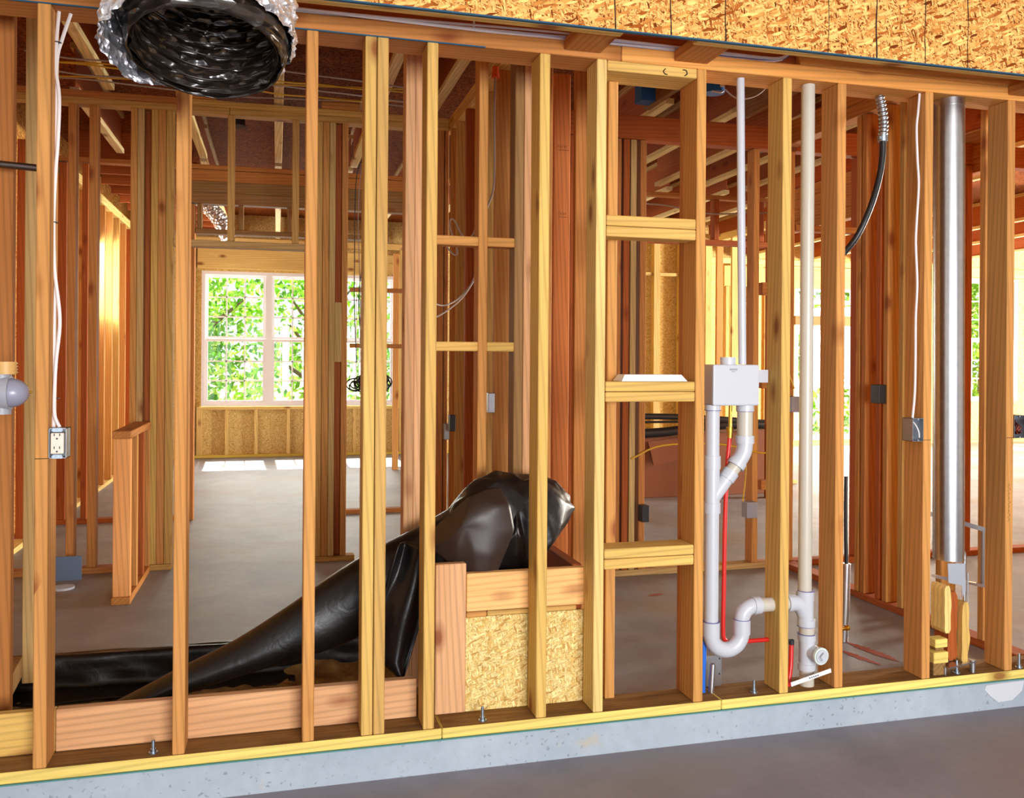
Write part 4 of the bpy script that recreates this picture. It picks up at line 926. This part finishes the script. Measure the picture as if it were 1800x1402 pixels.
# ceiling rods and fixtures
def can_light(x, y, z, lb, mat, grp=None):
    o = empty('ceiling_fixture', (x, y, z), lb, 'ceiling fixture', grp)
    m = MB(); m.cyl((x, y, z - .045), (x, y, z + .045), .055, 24); part(m, 'housing', mat, o, .006)
    m = MB(); m.cyl((x, y, z - .052), (x, y, z - .045), .062, 24); part(m, 'rim', mat, o)
    m = MB(); m.cyl((x - .29, y, z + .02), (x + .29, y, z + .02), .006, 8); part(m, 'hanger_bar', GALV, o)
can_light(-.29, 3.7, 3.06, 'black round light housing on a bar over the second room', DARK)
o = empty('ceiling_fixture', (2.24, 1.25, 2.80), 'blue round ceiling box hung beside the thin white pipe', 'ceiling fixture')
m = MB(); m.cyl((2.24, 1.25, 2.745), (2.24, 1.25, 2.80), .055, 28); part(m, 'blue_box', BLUEB, o, .006)
m = MB(); m.box(2.245, 2.27, 1.19, 1.197, 2.765, 2.79); part(m, 'label_sticker', WHITE, o)
m = MB(); m.cyl((1.95, 1.25, 2.81), (2.80, 1.25, 2.81), .006, 8); part(m, 'hanger_bar', GALV, o)
m = MB(); m.tube(smooth_path([(2.20, 1.2, 2.74), (2.24, 1.18, 2.73), (2.27, 1.2, 2.745)]), .004, 6); part(m, 'cable_end', WIREW, o)
pipe_thing('white_cable', [(2.29, 1.25, 2.78), (2.38, 1.25, 2.73), (2.5, 1.25, 2.76), (2.6, 1.25, 2.86)], .004, WIREW, 'white cable looping right of the blue ceiling box', 'cable', 6)
m = MB(); m.box(2.08, 2.171, 1.85, 1.95, 2.87, 3.0)
tag(m.build('blue_box', BLUEB), 'dark blue box at the top left of the topmost stacked opening', 'box')
can_light(3.63, 3.2, 3.02, 'dark round fixture between the pale-edged joists behind the thin white pipe', DARK)
pipe_thing('grey_cable', [(3.2, 4.55, 2.78), (3.5, 4.55, 2.77), (3.9, 4.55, 2.72), (4.2, 4.55, 2.73), (4.6, 4.55, 2.76)], .008, WIREG, 'grey cable run above the dark horizontal board of the glowing room', 'cable', 8)

# flexible conduit and hose at top right
fc = empty('flexible_conduit', (2.40, .1, 2.25), 'ribbed steel conduit with black hose hanging below the top plate', 'conduit')
P = smooth_path([(2.385, .1, 2.412), (2.398, .1, 2.36), (2.406, .1, 2.30), (2.402, .1, 2.245)], 14); rs = [.0150 + .0042 * ((i // 2) % 2) for i in range(len(P))]
m = MB(); m.tube(P, rs, 18); part(m, 'ribbed_conduit', BOXM, fc)
m = MB(); m.cyl((2.402, .1, 2.225), (2.402, .1, 2.25), .020, 18); m.box(2.375, 2.405, .085, .10, 2.232, 2.242); part(m, 'clamp', SCREW, fc)
m = MB(); m.tube(smooth_path([(2.402, .1, 2.25), (2.402, .1, 2.17), (2.385, .1, 2.07), (2.345, .1, 1.95), (2.295, .12, 1.83), (2.25, .18, 1.74), (2.235, .25, 1.66)]), .0125, 14); part(m, 'black_hose', BLKR, fc)
P = smooth_path([(2.603, .6, .37), (2.60, .6, .26), (2.597, .6, .15), (2.59, .6, .0)], 20)
m = MB(); m.tube(P, [.019 + .002 * (i % 2) for i in range(len(P))], 16); tag(m.build('conduit_stub', GALV), 'ribbed steel conduit rising from the slab behind the knotty stud', 'conduit')
pipe_thing('black_stub', [(2.603, .6, .36), (2.598, .6, .55), (2.598, .6, .78)], .009, BLKR, 'thin black cable out of the ribbed conduit stub', 'cable', 8)

# ================================================================== PLUMBING
def ell(c, a0, a1, r, n=12, y=.06, pl='xz'):
    return [(c[0] + r * math.cos(a0 + (a1 - a0) * k / n), y, c[1] + r * math.sin(a0 + (a1 - a0) * k / n)) for k in range(n + 1)]
wb = empty('washing_machine_box', (1.70, .06, 1.15), 'white plastic washing machine outlet box with drain knockouts', 'outlet box')
m = MB(); m.box(1.600, 1.796, .02, .105, 1.148, 1.305); part(m, 'box_body', PVC, wb, .006)
m = MB(); m.cyl((1.682, .06, 1.305), (1.682, .06, 1.333), .030, 28); part(m, 'top_cap', PVC, wb, .003)
m = MB(); m.box(1.668, 1.70, .0185, .0195, 1.283, 1.290); m.box(1.676, 1.692, .0185, .0195, 1.277, 1.280); part(m, 'label_sticker', plain('grey_print', srgb(150, 150, 158), .6), wb)
m = MB(); m.box(1.797, 1.872, .085, .09, 1.235, 1.285); part(m, 'mounting_bracket', PVC, wb)
for a_, b_, r_ in (((1.6185, .06, 1.13), (1.6185, .06, 1.15), .030), ((1.757, .06, 1.125), (1.757, .06, 1.15), .034)):
    m = MB(); m.cyl(a_, b_, r_, 24); part(m, 'outlet_collar', PVC, wb, .003)
pipe_thing('thin_vent_pipe', [(1.728, .06, 2.412), (1.735, .06, 1.9), (1.744, .06, 1.306)], .0155, PVC, 'thin white pipe running from the top plate to the washing machine box', 'pipe', 20)
m = MB(); m.box(1.715, 1.730, .03, .06, 2.412, 2.425)
dr = empty('drain_assembly', (1.62, .06, .2), 'white drain with wye, standpipe and U-shaped trap below the outlet box', 'drain pipe')
m = MB(); m.cyl((1.6185, .06, .31), (1.6185, .06, .76), .0268, 28); m.cyl((1.6185, .06, .93), (1.6185, .06, 1.132), .0268, 28); part(m, 'standpipe', PVC, dr)
m = MB(); m.cyl((1.6185, .06, .76), (1.6185, .06, .93), .0285, 28); m.cyl((1.6185, .06, .735), (1.6185, .06, .775), .032, 28); m.cyl((1.6185, .06, .905), (1.6185, .06, .955), .032, 28)
m.cyl((1.6185, .06, .79), (1.694, .06, .885), .0285, 28); m.cyl((1.677, .06, .863), (1.700, .06, .892), .032, 28); part(m, 'wye_fitting', PVC, dr)
m = MB(); m.cyl((1.69, .06, .88), (1.735, .06, .935), .0265, 28); part(m, 'slanted_pipe', PVCC, dr)
m = MB(); m.cyl((1.757, .06, 1.02), (1.757, .06, 1.127), .030, 28); part(m, 'branch_pipe', PVCC, dr)
m = MB(); m.tube(smooth_path([(1.722, .06, .920), (1.742, .06, .947), (1.755, .06, .975), (1.757, .06, 1.01)], 6), .031, 28); m.cyl((1.757, .06, 1.00), (1.757, .06, 1.030), .036, 28); m.cyl((1.716, .06, .912), (1.731, .06, .932), .0355, 28); part(m, 'branch_elbow', PVC, dr)
m = MB(); m.tube(ell((1.684, .270), math.pi, 2 * math.pi, .0655, 20), .030, 28); m.cyl((1.6185, .06, .262), (1.6185, .06, .318), .033, 28); m.cyl((1.7495, .06, .262), (1.7495, .06, .318), .033, 28); part(m, 'trap_bend', PVC, dr)
m = MB(); m.tube(ell((1.802, .315), math.pi, math.pi / 2, .0525, 12), .030, 28); m.cyl((1.795, .06, .3675), (1.825, .06, .3675), .034, 28); part(m, 'trap_elbow', PVC, dr)
m = MB(); m.cyl((1.82, .06, .3675), (1.985, .06, .3675), .0275, 28); part(m, 'trap_arm', PVCC, dr)
for a, b in (((1.6185, .06, .3175), (1.6185, .06, .3195)), ((1.7495, .06, .3175), (1.7495, .06, .3195)), ((1.6185, .06, 1.128), (1.6185, .06, 1.130)), ((1.757, .06, 1.123), (1.757, .06, 1.125))):
    m = MB(); m.cyl(a, b, .0335, 28); part(m, 'primer_ring', PURPLE, dr)
vp = empty('vent_stack', (2.02, .06, .04), 'tall thick white vent pipe with sanitary tee and cleanout', 'vent pipe')
m = MB(); m.cyl((2.026, .06, .40), (2.026, .06, 2.412), .0262, 32); m.cyl((2.036, .06, .235), (2.036, .06, .29), .030, 28); m.cyl((2.037, .06, .03), (2.037, .06, .13), .0285, 28); part(m, 'riser', PVCC, vp)
m = MB(); m.cyl((2.030, .06, .28), (2.030, .06, .40), .031, 28); m.cyl((2.028, .06, .375), (2.028, .06, .412), .0345, 28); m.cyl((2.034, .06, .272), (2.034, .06, .30), .0345, 28)
m.tube(smooth_path([(1.955, .06, .3675), (1.985, .06, .365), (2.01, .06, .35), (2.03, .06, .31)]), .031, 24); m.cyl((1.945, .06, .3675), (1.962, .06, .3675), .034, 24); part(m, 'sanitary_tee', PVC, vp)
m = MB(); m.cyl((2.037, .06, .11), (2.037, .06, .215), .031, 28); m.cyl((2.037, .06, .215), (2.037, .06, .24), .0345, 28); m.cyl((2.037, .06, .10), (2.037, .06, .125), .0345, 28); m.cyl((2.045, .06, .172), (2.055, -.005, .172), .030, 28); part(m, 'cleanout_tee', PVC, vp)
m = MB(); m.cyl((2.055, -.012, .172), (2.054, .0, .172), .033, 32); pl = m
part(m, 'cleanout_ring', plain('pale_green_plastic', srgb(206, 220, 214), .4), vp)
m = MB(); m.cyl((2.0555, -.016, .172), (2.055, -.010, .172), .027, 32); m.bar((2.044, -.018, .163), (2.067, -.018, .181), .022, .008, up=(0, 1, 0)); part(m, 'cleanout_plug', PVC, vp)
m = MB(); m.bar((2.052, -.0225, .160), (2.042, -.0225, .174), .004, .003, up=(0, 1, 0)); m.bar((2.042, -.0225, .174), (2.056, -.0225, .187), .004, .003, up=(0, 1, 0)); part(m, 'plug_recess', GREYP, vp)
for z in (.412, .271, .241):
    m = MB(); m.cyl((2.033, .06, z), (2.033, .06, z + .002), .0348, 28); part(m, 'primer_ring', PURPLE, vp)
# pex
pipe_thing('red_water_pipe', [(1.705, .085, 1.02), (1.695, .085, .90), (1.688, .085, .7), (1.685, .085, .45), (1.683, .085, .28), (1.690, .085, .235), (1.72, .085, .224), (1.80, .085, .222), (1.95, .085, .222)], .0085, RED, 'long red water pipe rising to the washing machine box', 'water pipe', 14)
m = MB(); m.cyl((1.706, .085, 1.02), (1.707, .085, 1.05), .011, 14); m.cyl((1.706, .085, 1.045), (1.706, .085, 1.062), .014, 8); m.cyl((1.707, .085, 1.06), (1.708, .085, 1.148), .007, 12)
tag(m.build('brass_valve', BRASS), 'brass valve joining the red pipe to the washing machine box', 'valve')
pipe_thing('blue_water_pipe', [(1.602, .09, .30), (1.603, .09, .20), (1.600, .09, .10), (1.600, .09, .03)], .011, BLUEP, 'short blue water pipe under the left of the trap', 'water pipe', 14)
pipe_thing('red_water_pipe', [(1.974, .07, .205), (1.972, .068, .18), (1.965, .06, .12), (1.952, .05, .075), (1.948, .05, .045)], .0095, RED, 'short red water pipe left of the cleanout', 'water pipe', 14)
m = MB(); m.cyl((1.974, .07, .20), (1.974, .07, .218), .011, 12); m.cyl((1.95, .07, .215), (1.98, .07, .215), .006, 10); tag(m.build('pipe_elbow', DARK), 'small black elbow on top of the short red pipe', 'fitting')
m = MB(); m.box(1.622, 1.705, .136, .139, .038, .158); o = m.build('nail_plate', GALV)
tag(o, 'flat steel plate with holes standing behind the blue pipe', 'plate')
m = MB()
for x, z in ((1.695, .145), (1.695, .085), (1.632, .145)): m.cyl((x, .133, z), (x, .1365, z), .003, 10)
part(m, 'hole', DARK, o)
m = MB(); m.tube([(1.630, .08, .03), (1.640, .085, .145)], .0115, 20, True); sp_ = m.build('conduit_stub', GALV); tag(sp_, 'short open steel pipe standing before the steel plate', 'conduit')
m = MB(); m.cyl((1.6401, .0851, .1451), (1.6402, .0851, .1458), .009, 18); part(m, 'bore', DARK, sp_)
m = MB(); m.bar((1.925, -.006, .072), (2.105, .0, .110), .002, .016, up=(0, 0, 1)); o = m.build('pipe_tag_strip', WHITE); tag(o, 'white printed strip leaning across the foot of the vent stack', 'strip')
m = MB()
for k in range(5): m.bar((2.005 + k * .009, -.0062, .0895 + k * .0019), (2.010 + k * .009, -.0062, .0905 + k * .0019), .002, .005)
part(m, 'print', plain('grey_ink', srgb(120, 120, 130), .7), o)
m = MB(); m.cyl((2.159, .09, .232), (2.262, .125, .228), .008, 12); m.cyl((2.262, .125, .228), (2.272, .128, .228), .012, 12); tag(m.build('brass_stub', BRASS), 'small brass stub right behind the knotty stud', 'fitting')

def smear(pts, w, lb, c, seed):
    rnd_ = random.Random(seed); P = smooth_path([(x, y, .0012) for x, y in pts], 10); vs = []
    for i, p in enumerate(P):
        t = P[min(i + 1, len(P) - 1)] - P[max(i - 1, 0)]; n_ = Vector((-t.y, t.x, 0)).normalized(); k = math.sin(math.pi * (i + .4) / (len(P) + .2))
        vs += [p + n_ * w * k * rnd_.uniform(.6, 1.2), p - n_ * w * k * rnd_.uniform(.6, 1.2)]
    m = MB(); m.add(vs, [(2 * i, 2 * i + 1, 2 * i + 3, 2 * i + 2) for i in range(len(P) - 1)]); tag(m.build('chalk_mark', c), lb, 'mark', 'reddish marks on the slab')
CHK = plain('red_marking_chalk', srgb(150, 64, 44), .9)
smear([(2.60, .60), (2.62, .50), (2.64, .40), (2.66, .30)], .03, 'reddish orange mark on the slab just right of the knotty stud, right streak', CHK, 1)
smear([(2.50, .50), (2.52, .40), (2.55, .28)], .022, 'reddish orange mark on the slab just right of the knotty stud, left streak', CHK, 2)
smear([(2.02, 1.575), (2.07, 1.585), (2.13, 1.60)], .02, 'small reddish mark on the slab seen under the lowest pair of blocks', CHK, 3)
P = smooth_path([(-.85, 6.2, 3.02), (-.68, 6.2, 2.84), (-.56, 6.2, 2.70), (-.47, 6.2, 2.52)], 12)
m = MB(); m.tube(P, [.075 + .006 * (i % 2) for i in range(len(P))], 20); tag(m.build('insulated_duct', FOIL), 'crumpled silver duct hanging in the far room above the big window', 'duct')

# steel flue
fl = empty('steel_flue', (2.69, .06, .1), 'round shiny galvanised flue pipe between the two right studs', 'flue pipe')
FA = Vector((2.704, .075, 2.412)); FB = Vector((2.716, .075, .50))
m = MB(); m.tube([FA, FA.lerp(FB, .5), FB], .0605, 48); part(m, 'pipe', GALV, fl)
m = MB(); m.cyl(FA - Vector((0, 0, .03)), FA - Vector((0, 0, .026)), .062, 48); m.cyl(FB + Vector((0, 0, .001)), FB + Vector((0, 0, .005)), .062, 48); part(m, 'seam', GALV, fl)
m = MB(); m.add([(2.665, .02, .495), (2.75, .02, .49), (2.755, .02, .38), (2.738, .02, .35), (2.735, .02, .40), (2.67, .02, .415)], [(0, 5, 4, 3, 2, 1)]); o = part(m, 'torn_collar', plain('bent_sheet_metal', srgb(196, 204, 216), .4, .6), fl); o.modifiers.new('s', 'SOLIDIFY').thickness = .004
m = MB(); m.tube(ell((2.765, .515), 0, math.pi, .018, 10, .06), .008, 8); m.cyl((2.783, .06, .30), (2.783, .06, .515), .007, 10); m.cyl((2.80, .06, .28), (2.80, .06, .44), .004, 10); part(m, 'side_rod', GALV, fl)
def ragged(x0, x1, z0, z1, y, seed, lb, c):
    m = MB(); n = 14; vs = []
    for k in range(n + 1):
        z = z0 + (z1 - z0) * k / n; a = .004 * noise.noise((seed, z * 14, 0)) * 2; b = .004 * noise.noise((seed + 5, z * 14, 0)) * 2; t = .6 if k in (0, n) else 1
        xm = (x0 + x1) / 2; hw_ = (x1 - x0) / 2 * t
        vs += [(xm - hw_ + a, y, z), (xm + hw_ + b, y, z), (xm + hw_ + b, y + .08, z), (xm - hw_ + a, y + .08, z)]
    fs = [(0, 3, 2, 1), tuple(4 * n + q for q in range(4))] + [(4 * k + q, 4 * k + (q + 1) % 4, 4 * k + 4 + (q + 1) % 4, 4 * k + 4 + q) for k in range(n) for q in range(4)]
    m.add(vs, fs); o = m.build('splintered_stud', WOOD); o.color = tone(c); tag(o, lb, 'stud', 'broken stud pieces under the flue')
ragged(2.660, 2.690, .205, .40, .03, 1, 'left pale broken stud piece under the flue', 'L')
ragged(2.690, 2.735, .085, .37, .045, 3, 'dark broken stud piece under the flue', 'R')
ragged(2.738, 2.772, .075, .33, .02, 6, 'right pale broken stud piece under the flue', 'Y')
lumber('scrap_block', (2.60, 2.66, .01, .06, .155, .19), (240, 216, 120), 'upper striped scrap block beside the broken studs', 'block')
lumber('scrap_block', (2.585, 2.655, -.0, .06, .095, .14), (240, 216, 120), 'lower striped scrap block beside the broken studs', 'block')
lumber('scrap_block', (2.60, 2.66, .02, .10, .0385, .094), 'K', 'dull scrap block beneath the striped ones', 'block')
lumber('scrap_block', (2.61, 2.65, .02, .08, .1405, .1545), 'K', 'thin packer between the striped scrap blocks', 'block')
m = MB(); m.bar((2.645, .015, .075), (2.80, .035, .085), .05, .006); m.cyl((2.79, .02, .039), (2.79, .02, .09), .012, 12); m.cyl((2.655, .02, .039), (2.655, .02, .072), .006, 10)
tag(m.build('steel_bracket', GALV), 'flat steel bracket on legs across the plate under the flue', 'bracket')
br = empty('steel_channel_frame', (3.04, .35, .3), 'thin steel channel frame right of the flue, near the floor', 'frame')
m = MB(); m.bar((2.84, .33, .64), (3.10, .30, .565), .06, .02); part(m, 'top_channel', BOXM, br)
m = MB(); m.bar((3.098, .30, .315), (3.098, .30, .565), .012, .012); m.bar((2.86, .33, .36), (3.10, .30, .31), .03, .012); part(m, 'side_channel', GALV, br)

# ================================================================== LUMBER STAMPS (illegible ink, as seen)
def stamp(x, z, y, w, rows, lb):
    m = MB(); random.seed(int(x * 1000))
    for r_ in range(rows):
        for k in range(5):
            xx = x + w * k / 5; h = .010 if r_ else .014
            m.box(xx, xx + w * .02, y - .001, y, z - r_ * .02, z - r_ * .02 + h)
            if k % 2: m.box(xx, xx + w * .12, y - .001, y, z - r_ * .02 + h * .45, z - r_ * .02 + h * .55)
            else: m.box(xx, xx + w * .1, y - .001, y, z - r_ * .02 + h * .9, z - r_ * .02 + h)
    m.box(x, x + w, y - .001, y, z - rows * .02 + .008, z - rows * .02 + .0095)
    tag(m.build('grade_stamp', INK), lb, 'stamp')
stamp(1.45, 2.46, 1.499, .06, 1, 'upper ink grade stamp on the wide orange post')
stamp(1.455, 2.10, 1.499, .05, 1, 'lower ink grade stamp on the wide orange post')
m = MB(); m.bar((-.7235, -.0006, 1.0), (-.686, -.0006, 1.0), .0012, .0022); tag(m.build('pencil_line', MARK), 'dark pencil line on the outlet stud beside the box', 'line', 'pencil lines')
m = MB(); m.bar((2.527, -.0006, 1.005), (2.56, -.0006, 1.005), .0012, .0018); tag(m.build('pencil_line', MARK), 'dark pencil line on the switch box stud', 'line', 'pencil lines')
m = MB(); m.bar((2.934, -.0006, 1.008), (2.972, -.0006, 1.008), .0012, .0018); tag(m.build('pencil_line', MARK), 'dark pencil line on the stud by the right edge box', 'line', 'pencil lines')
m = MB()
for k in range(9):
    z = .66 + k * .018; m.tube([(2.943, -.0006, z), (2.953 + .004 * math.sin(k * 2), -.0006, z + .008), (2.945, -.0006, z + .014)], .0007, 4)
tag(m.build('pencil_writing', INK), 'faint vertical pencil scribble on the stud right of the flue', 'writing')

# ================================================================== OUTSIDE: TREES
def tree(x, y, h, rr, n, lb, seed):
    random.seed(seed); o = empty('tree', (x, y, -.45), lb, 'tree', 'trees outside the windows')
    m = MB(); m.tube([(x, y, -.45), (x + .1, y, h * .4), (x - .1, y, h * .8)], [.22, .16, .05], 10)
    for k in range(6):
        a = random.random() * 6.28; z = h * (.15 + .1 * k); m.tube([(x, y, z), (x + rr * .7 * math.cos(a), y + rr * .7 * math.sin(a), z + .8)], [.07, .02], 6)
    part(m, 'trunk', BARK, o)
    m = MB()
    cl = [(x + random.gauss(0, rr * .5), y + random.gauss(0, rr * .4), random.uniform(-.3, h * .9), random.uniform(.35, .8)) for _ in range(int(n / 60))]
    for i in range(n):
        c = random.choice(cl); p = Vector((c[0] + random.gauss(0, c[3] * .5), c[1] + random.gauss(0, c[3] * .5), c[2] + random.gauss(0, c[3] * .45)))
        if p.z < -.4: p.z = -.4 + random.random() * .3
        a = Vector((random.gauss(0, 1), random.gauss(0, 1), random.gauss(0, 1))).normalized(); b = a.cross(Vector((random.gauss(0, 1), random.gauss(0, 1), random.gauss(0, 1)))).normalized(); s_ = random.uniform(.05, .11)
        m.add([p - a * s_, p + b * s_ * .5, p + a * s_, p - b * s_ * .5], [(0, 1, 2, 3)])
    c = part(m, 'foliage', LEAF, o); c['kind'] = 'stuff'
for i, (x, y, h, rr, n, lb) in enumerate(((-1.6, 14.5, 4.6, 1.6, 5200, 'leafy tree filling the left sashes of the big window'), (.9, 16.0, 4.8, 1.7, 4200, 'leafy tree behind the middle of the big window'), (3.2, 15.0, 4.4, 1.4, 4200, 'leafy tree behind the right of the big window'),
                                     (13.2, 14.5, 4.6, 1.9, 8000, 'leafy tree seen in the narrow far right window'), (17.0, 15.2, 4.8, 1.9, 8000, 'leafy tree seen in the window beside the flue'))):
    tree(x, y, h, rr, n, lb, 11 + i)
